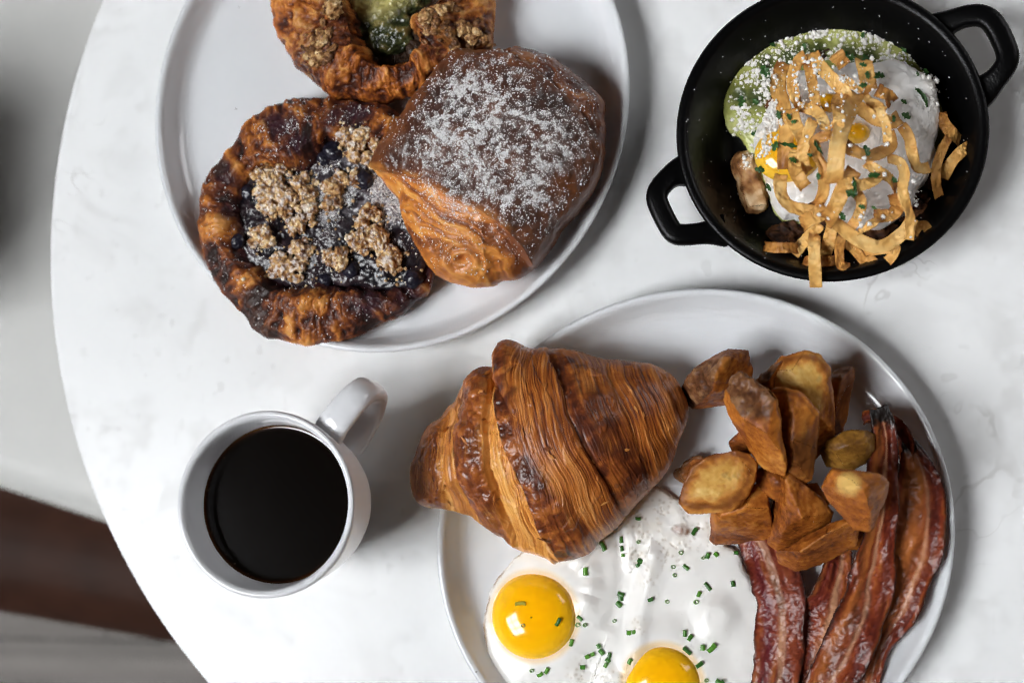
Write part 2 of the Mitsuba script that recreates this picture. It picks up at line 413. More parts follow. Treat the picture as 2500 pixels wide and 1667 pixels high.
hm = fixed(trimesh.Trimesh(V.reshape(-1, 3), grid_faces(28, 64, True), process=False))
put(mug + '__handle', moved((hm.vertices, hm.faces), (*mc, TZ), hang), 'mug_white', smooth=True)
ri = np.interp(COFFEE_H, [p[1] for p in outer[16:]][::-1], [p[0] for p in outer[16:]][::-1]) * k
cr_ = [(0.001, COFFEE_H - 0.02), (ri * 0.9, COFFEE_H - 0.02), (ri - 0.0002, COFFEE_H + 0.0006), (ri - 0.0006, COFFEE_H + 0.0003), (ri - 0.0011, COFFEE_H + 0.0001), (ri - 0.002, COFFEE_H), (ri - 0.0032, COFFEE_H), (ri * 0.5, COFFEE_H), (0.0001, COFFEE_H)]
CV, CF = revolve(cr_, 200)
ck = thing('coffee', 'black coffee filling the white mug almost to the brim', 'coffee')
scene[ck] = mikit.ply(moved((CV, CF), (*mc, TZ)), 'wet', smooth=True, color=np.repeat(np.array([(0.002, 0.001, 0.0005)] * 2 + [(0.10, 0.042, 0.010), (0.055, 0.020, 0.005), (0.018, 0.006, 0.002), (0.004, 0.0015, 0.0006), (0.0012, 0.0005, 0.0002), (0.001, 0.0004, 0.0002), (0.001, 0.0004, 0.0002)]), 200, 0))
g = np.random.default_rng(41); a_ = np.r_[g.uniform(2.2, 4.4, 9), g.uniform(-1.2, 0.4, 5)]; d_ = ri - g.uniform(0.0008, 0.0022, 14)
bs = trimesh.creation.icosphere(2)
m = trimesh.util.concatenate([trimesh.Trimesh(bs.vertices * [r_, r_, r_ * 0.7] + [mc[0] + d * math.cos(a), mc[1] + d * math.sin(a), TZ + COFFEE_H], bs.faces, process=False) for a, d, r_ in zip(a_, d_, g.uniform(0.0003, 0.0007, 14))])
put(ck + '__bubbles', (m.vertices, m.faces), 'wet', color=np.full((len(m.vertices), 3), 0.02) * [1.6, 0.8, 0.3])

# ------------------------------------------------------------------ cast-iron skillet
SK_H = 0.038
sc_, sr = at([(2026, 318)], SK_H)[0, :2], None
sr = np.linalg.norm(at([(1644, 312)], SK_H)[0, :2] - at([(2408, 305)], SK_H)[0, :2]) / 2
print('radii: table %.3f mug %.4f skillet %.4f' % (tr, mr, sr), 'centres', tc, mc, sc_)
sk = thing('skillet', 'small black cast-iron skillet with two loop handles holding eggs and tortilla strips', 'skillet')
so = [(0.0, 0.0), (sr - 0.024, 0.0), (sr - 0.019, 0.0022), (sr - 0.012, 0.012), (sr - 0.006, 0.026), (sr - 0.0022, 0.0345), (sr - 0.0005, 0.0362), (sr, 0.0373), (sr - 0.0008, 0.038), (sr - 0.0035, 0.038), (sr - 0.0048, 0.0373), (sr - 0.0068, 0.034), (sr - 0.0105, 0.026), (sr - 0.0165, 0.0125), (sr - 0.0215, 0.0062), (sr - 0.027, 0.0045), (0.0, 0.0045)]
put(sk + '__bowl', moved(revolve(smooth_profile(so, 110), 260), (*sc_, TZ + 0.0006)), 'cast_iron', smooth=True)


def loop_handle(px, h, name, wid=0.0052, thk=0.0038, width_px=None):
    P = at(px, np.asarray(h))
    C = resample(chaikin(P, 3), 90)
    tan = np.gradient(C, axis=0); tan /= np.linalg.norm(tan, axis=1, keepdims=True)
    side = np.cross(tan, [0, 0, 1.0]); side /= np.linalg.norm(side, axis=1, keepdims=True); up = np.cross(side, tan)
    q = np.arange(24) / 24 * 2 * np.pi
    f = lambda x, e: np.sign(x) * np.abs(x) ** e
    s = np.linspace(0, 1, 90); w = wid * (1 + 0.55 * np.exp(-(s / 0.10) ** 2) + 0.55 * np.exp(-((1 - s) / 0.10) ** 2))
    V = C[:, None] + side[:, None] * (f(np.cos(q), 0.7)[None] * w[:, None])[..., None] + up[:, None] * (f(np.sin(q), 0.7) * thk)[None, :, None]
    put(name, fixed(trimesh.Trimesh(V.reshape(-1, 3), grid_faces(24, 90, True), process=False)), 'cast_iron', smooth=True)


def Z2(p):                                   # a crop of the photograph in which the skillet was traced
    return np.asarray(p, float) * 0.45916 + [1550, 0]


loop_handle(Z2([(1590, 165), (1650, 130), (1750, 88), (1850, 80), (1915, 130), (1980, 270), (1985, 330), (1940, 400), (1880, 460), (1825, 500)]), [0.030, 0.031, 0.033, 0.034, 0.034, 0.034, 0.034, 0.033, 0.031, 0.030], sk + '__handle')
loop_handle(Z2([(275, 905), (200, 930), (140, 985), (112, 1040), (125, 1095), (190, 1225), (225, 1250), (300, 1248), (400, 1235), (480, 1225)]), [0.030, 0.031, 0.033, 0.034, 0.034, 0.034, 0.034, 0.033, 0.031, 0.030], sk + '__handle')
# ------------------------------------------------------------------ baked things
GOLD, ORANGE, MID, BROWN, DARK, BURNT, PALE = [(0.60, 0.26, 0.065), (0.43, 0.145, 0.030), (0.25, 0.085, 0.022), (0.155, 0.043, 0.014), (0.062, 0.017, 0.009), (0.018, 0.008, 0.006), (0.66, 0.44, 0.18)]


def Z1(p): return np.asarray(p, float) * 0.54845 + [350, 0]
def Z3(p): return np.asarray(p, float) * 0.38260 + [950, 800]
def Z4(p): return np.asarray(p, float) * 0.54003 + [1550, 820]
def Z5(p): return np.asarray(p, float) * 0.36139 + [1100, 1200]


def ramp(t, stops):
    """Colours along 0..1."""
    t = np.clip(t, 0, 1); x = np.linspace(0, 1, len(stops)); S = np.array(stops, float)
    return np.stack([np.interp(t, x, S[:, k]) for k in range(3)], 1)


GRAIN = trimesh.creation.icosahedron()


def grains(P, r, flat=0.7, seed=0, sub=None):
    """Many small irregular grains at P with radii r, as one mesh."""
    g = np.random.default_rng(seed); v0, f0 = (GRAIN.vertices, GRAIN.faces) if sub is None else sub
    n = len(P); r = np.broadcast_to(r, (n,))
    ax = g.normal(size=(n, 3, 3)); q, _ = np.linalg.qr(ax)
    v = np.einsum('nij,kj->nki', q, v0) * (0.75 + 0.5 * g.random((n, len(v0), 1))) * r[:, None, None]
    v[..., 2] *= flat
    V = (v + P[:, None]).reshape(-1, 3)
    F = (f0[None] + (np.arange(n) * len(v0))[:, None, None]).reshape(-1, 3)
    return V, F


def scatter_on(D, dens, n, seed):
    """Points on the top of a Dome, kept with the probability dens(XY world)."""
    g = np.random.default_rng(seed); idx = np.nonzero(D.top & (D.rho < 0.97))[0]
    w = D.rho[idx] * D.R[idx]; V = D.V[idx]
    w = w * np.clip(dens(V), 0, None)
    # ring spacing varies
    w = w * np.sqrt(np.clip(1 - D.rho[idx], 0.003, 1)) ** 0.66
    k = g.choice(len(idx), n, p=w / w.sum())
    return V[k] + np.c_[g.normal(scale=0.0003, size=(n, 2)), np.zeros(n)], D.normals()[idx[k]]


def blobmask(V, spots, h, soft=1.0):
    """Sum of soft round spots; spots are (px, py, radius in px)."""
    out = np.zeros(len(V))
    for x, y, r in spots:
        c = at([(x, y)], h)[0, :2]; rr = np.linalg.norm(at([(x + r, y)], h)[0, :2] - c)
        out = np.maximum(out, np.exp(-(np.hypot(V[:, 0] - c[0], V[:, 1] - c[1]) / rr) ** 2 * soft))
    return out


def side_of(V, line, h):
    """Signed distance (metres) to a traced open line, positive on its left-hand side as seen from above (y up)."""
    L = resample(at(line, h)[:, :2], 200); tr_ = cKDTree(L); d, i = tr_.query(V[:, :2]); tg = np.gradient(L, axis=0)[i]; w = V[:, :2] - L[i]
    return d * np.sign(tg[:, 0] * w[:, 1] - tg[:, 1] * w[:, 0]), i / 199.0


# ---- the croissant
CROIS = Z3([(120, 870), (112, 950), (130, 1050), (170, 1120), (235, 1150), (320, 1160), (430, 1185), (520, 1215), (560, 1250), (640, 1290), (720, 1330), (770, 1380), (830, 1430), (910, 1450), (1000, 1480), (1050, 1515), (1100, 1480), (1200, 1465), (1290, 1420), (1340, 1350), (1420, 1290), (1500, 1210), (1560, 1140), (1640, 1060), (1720, 980), (1790, 880), (1830, 780), (1870, 680), (1910, 560), (1905, 470), (1870, 380), (1820, 310), (1750, 255), (1680, 230), (1590, 220), (1500, 210), (1400, 205), (1300, 190), (1210, 160), (1110, 140), (1000, 135), (930, 150), (860, 130), (800, 100), (745, 92), (700, 110), (675, 160), (668, 250), (600, 260), (530, 290), (480, 330), (440, 400), (410, 460), (370, 490), (335, 540), (315, 570), (260, 600), (210, 660), (175, 740), (150, 810)])
BANDS = [Z3(c) for c in ([(60, 500), (60, 1500)],
    [(330, 500), (300, 640), (285, 780), (290, 900), (305, 1020), (350, 1150)],
    [(425, 400), (410, 560), (400, 700), (415, 850), (440, 1000), (480, 1130), (540, 1260)],
    [(668, 210), (648, 400), (635, 560), (640, 700), (655, 900), (690, 1080), (725, 1230), (770, 1390)],
    [(672, 100), (690, 300), (705, 480), (740, 640), (780, 780), (830, 900), (880, 1010), (930, 1150), (990, 1330), (1050, 1515)],
    [(980, 130), (1060, 250), (1120, 400), (1160, 560), (1220, 680), (1270, 800), (1330, 900), (1390, 1000), (1440, 1120), (1480, 1240)],
    [(1330, 170), (1420, 350), (1500, 520), (1560, 680), (1610, 830), (1640, 960), (1650, 1080)],
    [(1700, 210), (1800, 380), (1850, 520), (1880, 640), (1900, 760)],
    [(2000, 100), (2050, 1500)])]


def band_field(X, Y, h):
    xs = []
    for c in BANDS:
        W = at(c, h)[:, :2]; o = np.argsort(W[:, 1]); f = PchipInterpolator(W[o, 1], W[o, 0])
        lo, hi = W[o[0], 1], W[o[-1], 1]
        xs.append(f(np.clip(Y, lo, hi)))
    xs = np.maximum.accumulate(np.array(xs) + np.arange(len(xs))[:, None] * 1e-5, 0)
    b = np.zeros_like(X)
    for k in range(len(xs) - 1):
        b = b + np.clip((X - xs[k]) / np.maximum(xs[k + 1] - xs[k], 1e-6), 0, 1)
    return b, np.array(xs)


def crois_top(X, Y, rho, th):
    a, b = at([(985, 1215)], 0.04)[0], at([(1690, 1010)], 0.04)[0]; d = b - a
    u = ((X - a[0]) * d[0] + (Y - a[1]) * d[1]) / (d @ d)
    return 0.034 + 0.034 * np.sin(np.pi * np.clip(0.12 + 0.76 * u, 0, 1)) ** 0.8


D = Dome(CROIS, 0.028, PF_H + 0.001, crois_top, nth=1000, nr=250, p=2.0, q=1.9, foot=0.72, rough_edge=0.0006, seed=3, center=(1330, 1080))
b, xs = band_field(D.V[:, 0], D.V[:, 1], 0.050)
wob = (noise3(D.V, 45, 5, 3) - 0.5)
b = b + wob * 0.10
k = np.clip(np.floor(b).astype(int), 0, 7); f = b - k
width = np.take_along_axis(xs, np.clip(k + 1, 0, 8)[None], 0)[0] - np.take_along_axis(xs, k[None], 0)[0]
LEVEL = np.array([-0.0062, -0.0052, -0.0022, -0.0042, 0.0016, -0.0006, -0.0012, -0.0022])
BULGE = np.array([0.0030, 0.0014, 0.0034, 0.0008, 0.0012, 0.0020, 0.0012, 0.0012])
edge_w = np.clip(0.0016 / np.maximum(width, 0.001), 0.01, 0.4)
nxt = LEVEL[np.clip(k + 1, 0, 7)]
step = LEVEL[k] + (nxt - LEVEL[k]) * sst(1 - edge_w, 1.0, f)
rel = step + BULGE[k] * np.sin(np.pi * np.clip(f, 0, 1)) ** 0.7
# fine layers running along the bands
YY = D.V[:, 1]; along = YY * 26 + D.V[:, 0] * 8
wid = np.clip(width / 0.022, 0.25, 2.0)
st1 = meshkit.fbm(np.stack([f * wid * 7 + wob * 1.6, along * 0.9, k * 3.7], 1), 3, 11)
st2 = meshkit.fbm(np.stack([f * wid * 24 + wob * 3, along * 1.6, k * 1.3], 1), 3, 12)
st3 = meshkit.fbm(np.stack([f * wid * 66 + wob * 6, along * 4.0, k * 0.7], 1), 2, 13)
SUB = np.array([2, 2, 2, 2, 4, 3, 3, 3])[k]; fs = (f + wob * 0.10 + (noise3(D.V, 22, 16, 2) - 0.5) * 0.25) * SUB; fl_ = fs - np.floor(fs)
saw = (fl_ * sst(1.0, 0.90, fl_) - 0.45) * 0.0005 * (0.3 + noise3(D.V, 35, 17, 2) * 1.2); rimline = np.exp(-((fl_ - 0.90) / 0.05) ** 2)
tear = sst(0.62, 0.74, noise3(D.V * [1, 0.45, 1], 190, 14, 3))
lam = np.isin(k, (1, 3, 4, 5, 6, 7)).astype(float) * np.where(k == 4, sst(0.12, 0.25, f), 1.0)
blis = noise3(D.V, 160, 21, 4)
rel = rel + lam * ((st1 - 0.5) * 0.0007 + (st2 - 0.5) * 0.0005 + (st3 - 0.5) * 0.0007 + tear * 0.0005 + saw) + (1 - lam) * ((blis - 0.5) * 0.0028 + (noise3(D.V, 420, 22, 2) - 0.5) * 0.0009)
rel = rel + (noise3(D.V, 60, 23, 3) - 0.5) * 0.0022
D.displace(rel * np.clip(D.zf * 1.6 + 0.25, 0.1, 1))
v = np.clip(0.5 + (st2 - 0.5) * 0.95 + (st1 - 0.5) * 0.75 + (st3 - 0.5) * 1.3 + (noise3(D.V, 75, 20, 3) - 0.5) * 0.7 + tear * 0.12 + (noise3(D.V, 30, 15, 2) - 0.5) * 0.7 + rimline * 0.22 * noise3(D.V, 60, 18, 2) - 0.16 * sst(0.95, 1.0, fl_) + 0.04, 0, 1)
lamcol = ramp(v, [(0.085, 0.018, 0.006), (0.19, 0.047, 0.010), (0.33, 0.092, 0.016), (0.46, 0.150, 0.028), (0.62, 0.265, 0.075)])
goldcol = ramp(v, [(0.30, 0.085, 0.014), (0.46, 0.155, 0.024), (0.60, 0.24, 0.045), (0.68, 0.32, 0.075), (0.76, 0.42, 0.13)])
darkcol = ramp(np.clip(0.5 + (blis - 0.5) * 2.4 + (noise3(D.V, 420, 24, 2) - 0.5) * 0.8, 0, 1), [(0.052, 0.013, 0.007), (0.085, 0.020, 0.008), (0.13, 0.031, 0.010), (0.21, 0.053, 0.013), (0.34, 0.102, 0.022)])
wgold = np.select([k == 0, k == 1, k == 2, k == 3], [sst(0.72, 0.95, f), 0.9 - 0.5 * sst(0.25, 0.4, f) * sst(0.75, 0.6, f), sst(0.80, 0.98, f) * 0.7, 1.0], 0.0)
wdark = np.select([k == 0, k == 1, k == 2, k == 3, k == 4, k == 5, k >= 6], [0.62 - 0.6 * sst(0.55, 0.85, f) + (blis - 0.5) * 1.5, 0.25 * sst(0.2, 0.5, f), 0.80 - 0.75 * sst(0.78, 0.98, f) + (blis - 0.5) * 1.3, 0.0, 1 - sst(0.16, 0.40, f + (blis - 0.5) * 0.45), (1 - sst(0.20, 0.62, f + (blis - 0.5) * 0.6)) * sst(0.40, 0.50, noise3(D.V, 32, 19, 2)), 0.0], 0.0)
wdark = np.maximum(wdark, np.clip(blobmask(D.V, [(x, y, r) for x, y, r in np.c_[Z3([(1330, 480), (1400, 640), (1480, 820), (1560, 960), (1100, 1190), (1030, 1120), (1110, 1330), (1190, 1300), (850, 700), (930, 880), (1130, 200), (1870, 470), (1560, 1040)]), np.array([46, 42, 42, 40, 36, 32, 46, 30, 26, 26, 24, 30, 36])]], 0.055) * 1.35 + (blis - 0.5) * 1.1, 0, 1) * 0.92)
wdark = np.clip(wdark + (noise3(D.V, 70, 31, 3) - 0.55) * 0.6 * np.isin(k, (4, 5, 6, 7)), 0, 1)
col = lamcol * (1 - wgold[:, None]) + goldcol * wgold[:, None]
col = col * (1 - wdark[:, None]) + darkcol * wdark[:, None]
low = sst(0.55, 0.1, D.zf) * sst(0.5, 0.62, noise3(D.V, 40, 33, 2) + (k < 3) * 0.1)
col = lerpc(col, ORANGE, low * 0.6)
col = lerpc(col, PALE, np.where(D.top, 0, 0.95) * (k < 4) + np.where(D.top, 0, 0.4) * (k >= 4))
CRO = thing('croissant', 'golden brown flaky croissant lying over the rim of the bottom plate above the fried eggs', 'croissant')
scene[CRO] = mikit.ply((D.V, D.F), 'egg_wash', smooth=True, color=col)
# loose flakes of crust
g = np.random.default_rng(5)
P, Nn = scatter_on(D, lambda V: 0.3 + blobmask(V, [(1330, 1080, 200)], 0.05), 45, 8)
fl = []
for p, n in zip(P, Nn):
    a = g.normal(size=3); a -= n * (a @ n); a /= np.linalg.norm(a); c2 = np.cross(n, a); l, w_ = g.uniform(0.0012, 0.0036), g.uniform(0.0006, 0.0015)
    up = n * g.uniform(0.0002, 0.0012)
    q = np.array([p - a * l, p + c2 * w_ + n * 0.0003, p + a * l + up, p - c2 * w_ + n * 0.0002]); q2 = q - n * 0.00025
    fl.append((np.vstack([q, q2]), np.array([[0, 1, 2], [0, 2, 3], [4, 6, 5], [4, 7, 6], [0, 4, 5], [0, 5, 1], [1, 5, 6], [1, 6, 2], [2, 6, 7], [2, 7, 3], [3, 7, 4], [3, 4, 0]])[:, ::-1]))
m = trimesh.util.concatenate([trimesh.Trimesh(a, b_, process=False) for a, b_ in fl])
put(CRO + '__flake', (m.vertices, m.faces), 'crust', color=np.repeat(ramp(g.random(len(fl)), [BROWN, MID, ORANGE, GOLD]), 8, 0), kind='stuff')

# ---- the sugared square pastry
PAIN = Z1([(1015, 740), (1030, 690), (1080, 630), (1130, 560), (1180, 480), (1240, 400), (1290, 330), (1340, 270), (1400, 230), (1480, 230), (1560, 230), (1620, 215), (1680, 208), (1760, 225), (1850, 270), (1920, 320), (1990, 380), (2050, 440), (2052, 520), (2060, 600), (2050, 680), (2030, 760), (1990, 850), (1930, 930), (1860, 1010), (1810, 1090), (1760, 1160), (1700, 1220), (1650, 1245), (1600, 1250), (1540, 1275), (1460, 1280), (1380, 1265), (1310, 1235), (1260, 1180), (1220, 1120), (1180, 1050), (1150, 980), (1130, 900), (1090, 850), (1050, 800)])
D = Dome(PAIN, 0.034, PF_H + 0.006, lambda X, Y, rho, th: 0.066 + 0 * X, nth=900, nr=230, p=2.1, q=2.0, foot=0.78, rough_edge=0.0007, seed=9)
sA, tA = side_of(D.V, Z1([(940, 690), (1015, 740), (1120, 770), (1230, 810), (1350, 870), (1480, 935), (1600, 1010), (1680, 1100), (1720, 1200), (1740, 1320)]), 0.055)
sB, tB = side_of(D.V, Z1([(1560, 180), (1650, 250), (1760, 320), (1870, 410), (1960, 510), (2040, 640), (2080, 700)]), 0.050)
wob = (noise3(D.V, 50, 41, 3) - 0.5)
la = meshkit.fbm(np.stack([sA * 330 + wob * 6, tA * 4, sA * 0], 1), 4, 42); lb = meshkit.fbm(np.stack([sB * 260 + wob * 5, tB * 5, sB * 0], 1), 3, 43)
lowA = sst(0.0006, -0.0012, sA); lowB = sst(-0.0008, 0.0008, sB); colA = sst(0.004, -0.003, sA + (noise3(D.V, 120, 48, 3) - 0.5) * 0.006); colB = sst(-0.003, 0.003, sB + (noise3(D.V, 120, 49, 3) - 0.5) * 0.006)
swc = at(Z1([(1450, 1205)]), 0.03)[0]; swr = np.hypot(D.V[:, 0] - swc[0], (D.V[:, 1] - swc[1]) * 1.6)
swirl = np.exp(-(swr / 0.016) ** 2)
spiral = 0.5 + 0.5 * np.sin(swr * 1050 + np.arctan2(D.V[:, 1] - swc[1], D.V[:, 0] - swc[0]) + wob * 4)
wr = noise3(D.V * [1, 1, 0.6], 38, 44, 4); fine = noise3(D.V, 230, 45, 4)
rel = -0.0030 * lowA - 0.0016 * lowB + lowA * (la - 0.5) * 0.0030 * (1 - swirl) + lowB * (lb - 0.5) * 0.0024 + swirl * (spiral - 0.5) * 0.0013 + swirl * (noise3(D.V, 200, 46, 3) - 0.5) * 0.0016 - 0.004 * np.exp(-(swr / 0.0035) ** 2)
rel = rel + (1 - np.maximum(lowA, lowB)) * ((wr - 0.5) * 0.0052 + (noise3(D.V, 95, 47, 4) - 0.5) * 0.0030) + (fine - 0.5) * 0.0019 + 0.0011 * np.exp(-(sA / 0.0016) ** 2)
D.displace(rel * np.clip(D.zf * 1.5 + 0.3, 0.2, 1))
top_c = ramp(np.clip(0.42 + (wr - 0.5) * 1.6 + (fine - 0.5) * 0.9, 0, 1), [(0.020, 0.008, 0.005), (0.040, 0.013, 0.007), (0.072, 0.022, 0.009), (0.125, 0.038, 0.012), (0.23, 0.080, 0.020)])
burn = np.clip(blobmask(D.V, [(x, y, r) for x, y, r in np.c_[Z1([(1500, 930), (1620, 980), (1720, 1130), (1380, 860), (1250, 790), (1060, 720), (1950, 700), (1850, 900), (1150, 640)]), np.array([55, 60, 55, 45, 40, 30, 70, 70, 40])]], 0.06) * 1.1 + (fine - 0.5), 0, 1)
top_c = lerpc(top_c, BURNT, burn * 0.7)
a_c = ramp(np.clip(0.44 + (la - 0.5) * 2.0 + (fine - 0.5) * 0.6, 0, 1), [(0.16, 0.042, 0.010), (0.32, 0.092, 0.015), (0.50, 0.165, 0.024), (0.62, 0.25, 0.045), (0.72, 0.36, 0.09)])
a_c = lerpc(a_c, ramp(np.clip(spiral * 0.5 + 0.25 + (fine - 0.5) * 1.2, 0, 1), [MID, ORANGE, (0.50, 0.20, 0.05), GOLD]), swirl * 0.8)
a_c = lerpc(a_c, BROWN, sst(0.75, 1.0, tA) * 0.75)
b_c = ramp(np.clip(0.5 + (lb - 0.5) * 2.0, 0, 1), [DARK, BROWN, MID, (0.30, 0.12, 0.04)])
top_c = lerpc(top_c, ramp(np.clip(0.5 + (la - 0.5) * 1.5 + (wr - 0.5), 0, 1), [DARK, (0.14, 0.036, 0.010), (0.25, 0.072, 0.014)]), 0.7 * sst(0.014, 0.0, sA) * sst(0.3, 0.6, noise3(D.V, 60, 57, 3)))
top_c = lerpc(top_c, ramp(np.clip(0.5 + (wr - 0.5) * 1.6 + (fine - 0.5), 0, 1), [(0.07, 0.020, 0.008), (0.15, 0.044, 0.012), (0.26, 0.085, 0.020)]), 0.75 * sst(0.55, 0.92, D.rho + (wr - 0.5) * 0.35))
col = lerpc(lerpc(top_c, b_c, colB), a_c, colA)
PA = thing('sugared_pastry', 'tall dark brown square pastry dusted with icing sugar at the right of the top plate', 'pastry')
PAIN_D = D


def sugar_dens(V):
    n1, n2 = noise3(V * [1, 1, 0.3], 130, 51, 3), noise3(V * [1, 1, 0.3], 420, 52, 2)
    m_ = blobmask(V, [(x, y, r) for x, y, r in np.c_[Z1([(1480, 430), (1560, 560), (1600, 700), (1480, 700), (1650, 800), (1350, 640), (1750, 620)]), np.array([120, 150, 150, 130, 120, 110, 120])]], 0.065)
    return m_ ** 1.7 * (0.25 + sst(0.36, 0.66, n1)) * (0.15 + sst(0.42, 0.62, n2)) + 0.014 + 0.03 * blobmask(V, [(x, y, r) for x, y, r in np.c_[Z1([(1450, 950), (1750, 1000), (1350, 1050), (1900, 420)]), np.array([110, 90, 100, 120])]], 0.05)


dust = np.clip(sugar_dens(D.V), 0, 1) * (0.4 + noise3(D.V, 300, 58, 2)) * sst(0.0, 0.4, D.zf)
scene[PA] = mikit.ply((D.V, D.F), 'egg_wash', smooth=True, color=lerpc(col, (0.62, 0.60, 0.58), np.clip(dust * 0.42, 0, 0.5)))
P, Nn = scatter_on(D, sugar_dens, 20000, 53)
r = 0.00012 + 0.00032 * np.random.default_rng(54).random(len(P)) ** 3
V, F = grains(P + Nn * (r * 0.4)[:, None], r, 0.8, 55)
put(PA + '__icing_sugar', (V, F), 'matte', color=np.full((len(V), 3), 0.80), kind='stuff')


# ---- the two round pastries
def danish(outline, inner, rim_h, floor_h, seed, creases, h_mid, center, squash=1.0):
    W = at(inner, rim_h)[:, :2]; c0 = at([center], rim_h)[0, :2]; ri_ = star_radius(W, c0)

    def top(X, Y, rho, th):
        rr = np.hypot(X - c0[0], Y - c0[1]); tt = np.arctan2(Y - c0[1], X - c0[0]); q_ = rr / ri_(tt)
        return floor_h + (rim_h - floor_h) * sst(0.86, 1.16, q_) + 0.002 * np.sin(tt * 5 + seed)
    D = Dome(outline, h_mid, PF_H + 0.0005, top, nth=1000, nr=230, p=3.0, q=2.2, foot=0.8, rough_edge=0.0008, seed=seed, center=center)
    rr = np.hypot(D.V[:, 0] - c0[0], D.V[:, 1] - c0[1]); tt = np.arctan2(D.V[:, 1] - c0[1], D.V[:, 0] - c0[0]); q_ = rr / ri_(tt)
    wob = noise3(D.V, 55, seed + 1, 3) - 0.5
    cr = meshkit.fbm(np.stack([np.cos(tt) * creases + wob * 1.5, np.sin(tt) * creases + wob * 1.5, q_ * 0.9], 1), 3, seed + 2)
    cr2 = meshkit.fbm(np.stack([np.cos(tt) * creases * 4 + wob * 4, np.sin(tt) * creases * 4 + wob * 4, q_ * 2.5], 1), 3, seed + 3)
    blis, fine = noise3(D.V, 110, seed + 4, 4), noise3(D.V, 380, seed + 5, 3)
    D.displace(((cr - 0.5) * 0.0072 + (cr2 - 0.5) * 0.0030 + (blis - 0.5) * 0.0046 + (noise3(D.V, 45, seed + 7, 3) - 0.5) * 0.006 + (fine - 0.5) * 0.0016) * np.clip(D.zf * 2 + 0.4, 0.3, 1))
    v = np.clip(0.46 + (cr - 0.5) * 1.3 + (cr2 - 0.5) * 1.4 + (blis - 0.5) * 1.5 + (fine - 0.5) * 0.9, 0, 1)
    return D, v, q_, tt, dict(blis=blis, fine=fine, cr=cr, cr2=cr2, c0=c0, ri=ri_)


BERRY = Z1([(258, 1000), (262, 890), (290, 800), (340, 720), (400, 660), (440, 590), (500, 530), (580, 480), (660, 445), (740, 432), (820, 432), (900, 440), (990, 450), (1080, 470), (1150, 520), (1220, 600), (1290, 720), (1340, 850), (1360, 1000), (1345, 1120), (1310, 1200), (1270, 1290), (1200, 1350), (1130, 1410), (1040, 1440), (960, 1490), (880, 1515), (790, 1530), (700, 1525), (600, 1505), (535, 1500), (480, 1455), (440, 1400), (390, 1350), (340, 1290), (300, 1220), (275, 1140), (262, 1070)])
BIN = Z1([(385, 1000), (400, 880), (440, 770), (510, 720), (600, 730), (700, 715), (780, 640), (880, 610), (980, 640), (1080, 720), (1180, 820), (1230, 950), (1250, 1100), (1240, 1230), (1160, 1285), (1060, 1290), (980, 1275), (850, 1270), (730, 1285), (620, 1265), (530, 1220), (440, 1150), (395, 1080)])
D, v, q_, tt, o = danish(BERRY, BIN, 0.036, 0.019, 61, 4.4, 0.020, tuple(Z1([(810, 985)])[0]))
col = ramp(v, [BURNT, (0.055, 0.014, 0.007), (0.12, 0.031, 0.010), (0.24, 0.070, 0.014), (0.42, 0.14, 0.024), (0.62, 0.27, 0.065)])
jam = np.clip(blobmask(D.V, [(x, y, r) for x, y, r in np.c_[Z1([(620, 560), (680, 640), (560, 530), (860, 500), (930, 480), (370, 930), (450, 1130), (330, 760), (980, 1330), (1150, 1320)]), np.array([40, 36, 30, 40, 40, 26, 28, 30, 40, 40])]], 0.036) * 1.5 + (o['blis'] - 0.5) - 0.2, 0, 1)
col = lerpc(col, (0.030, 0.010, 0.016), jam * 0.9)
char = np.clip(blobmask(D.V, [(x, y, r) for x, y, r in np.c_[Z1([(490, 1420), (530, 1480), (330, 740), (480, 1330)]), np.array([26, 24, 24, 22])]], 0.03) * 1.3 + (o['fine'] - 0.5), 0, 1)
col = lerpc(col, (0.035, 0.02, 0.016), char * 0.8)
col = lerpc(col, (0.03, 0.008, 0.010), sst(1.08, 0.96, q_))
BD = thing('berry_pastry', 'round pastry filled with dark blueberry jam and pale crumble, dusted with sugar', 'pastry')
put(BD + '__crust', (D.V, D.F), 'crust', color=col)
BERRY_D = D
DF = Dome(BIN, 0.0215, 0.017, lambda X, Y, rho, th: 0.0255 + 0.003 * (noise3(np.c_[X, Y, X * 0], 70, 65, 2) - 0.5), nth=500, nr=130, p=5, q=2, foot=0.9, center=tuple(Z1([(810, 985)])[0]))
bl = noise3(DF.V, 130, 66, 3); DF.displace((bl - 0.5) * 0.0030 + (noise3(DF.V, 400, 67, 2) - 0.5) * 0.001)
col = ramp(np.clip(0.5 + (bl - 0.5) * 2, 0, 1), [(0.003, 0.003, 0.005), (0.007, 0.006, 0.009), (0.018, 0.010, 0.013), (0.045, 0.028, 0.032)])
put(BD + '__blueberry_filling', (DF.V, DF.F), 'shiny', color=lerpc(col, (0.50, 0.46, 0.50), 0.40 * blobmask(DF.V, [(x, y, r) for x, y, r in np.c_[Z1([(960, 660), (860, 880), (950, 860), (1020, 800), (1080, 900), (830, 930)]), np.array([50, 44, 44, 50, 44, 40])]], 0.026) * sst(0.40, 0.62, noise3(DF.V, 260, 69, 3))))
tree_b = [D.top_tree(), DF.top_tree()]
sph = trimesh.creation.icosphere(3)
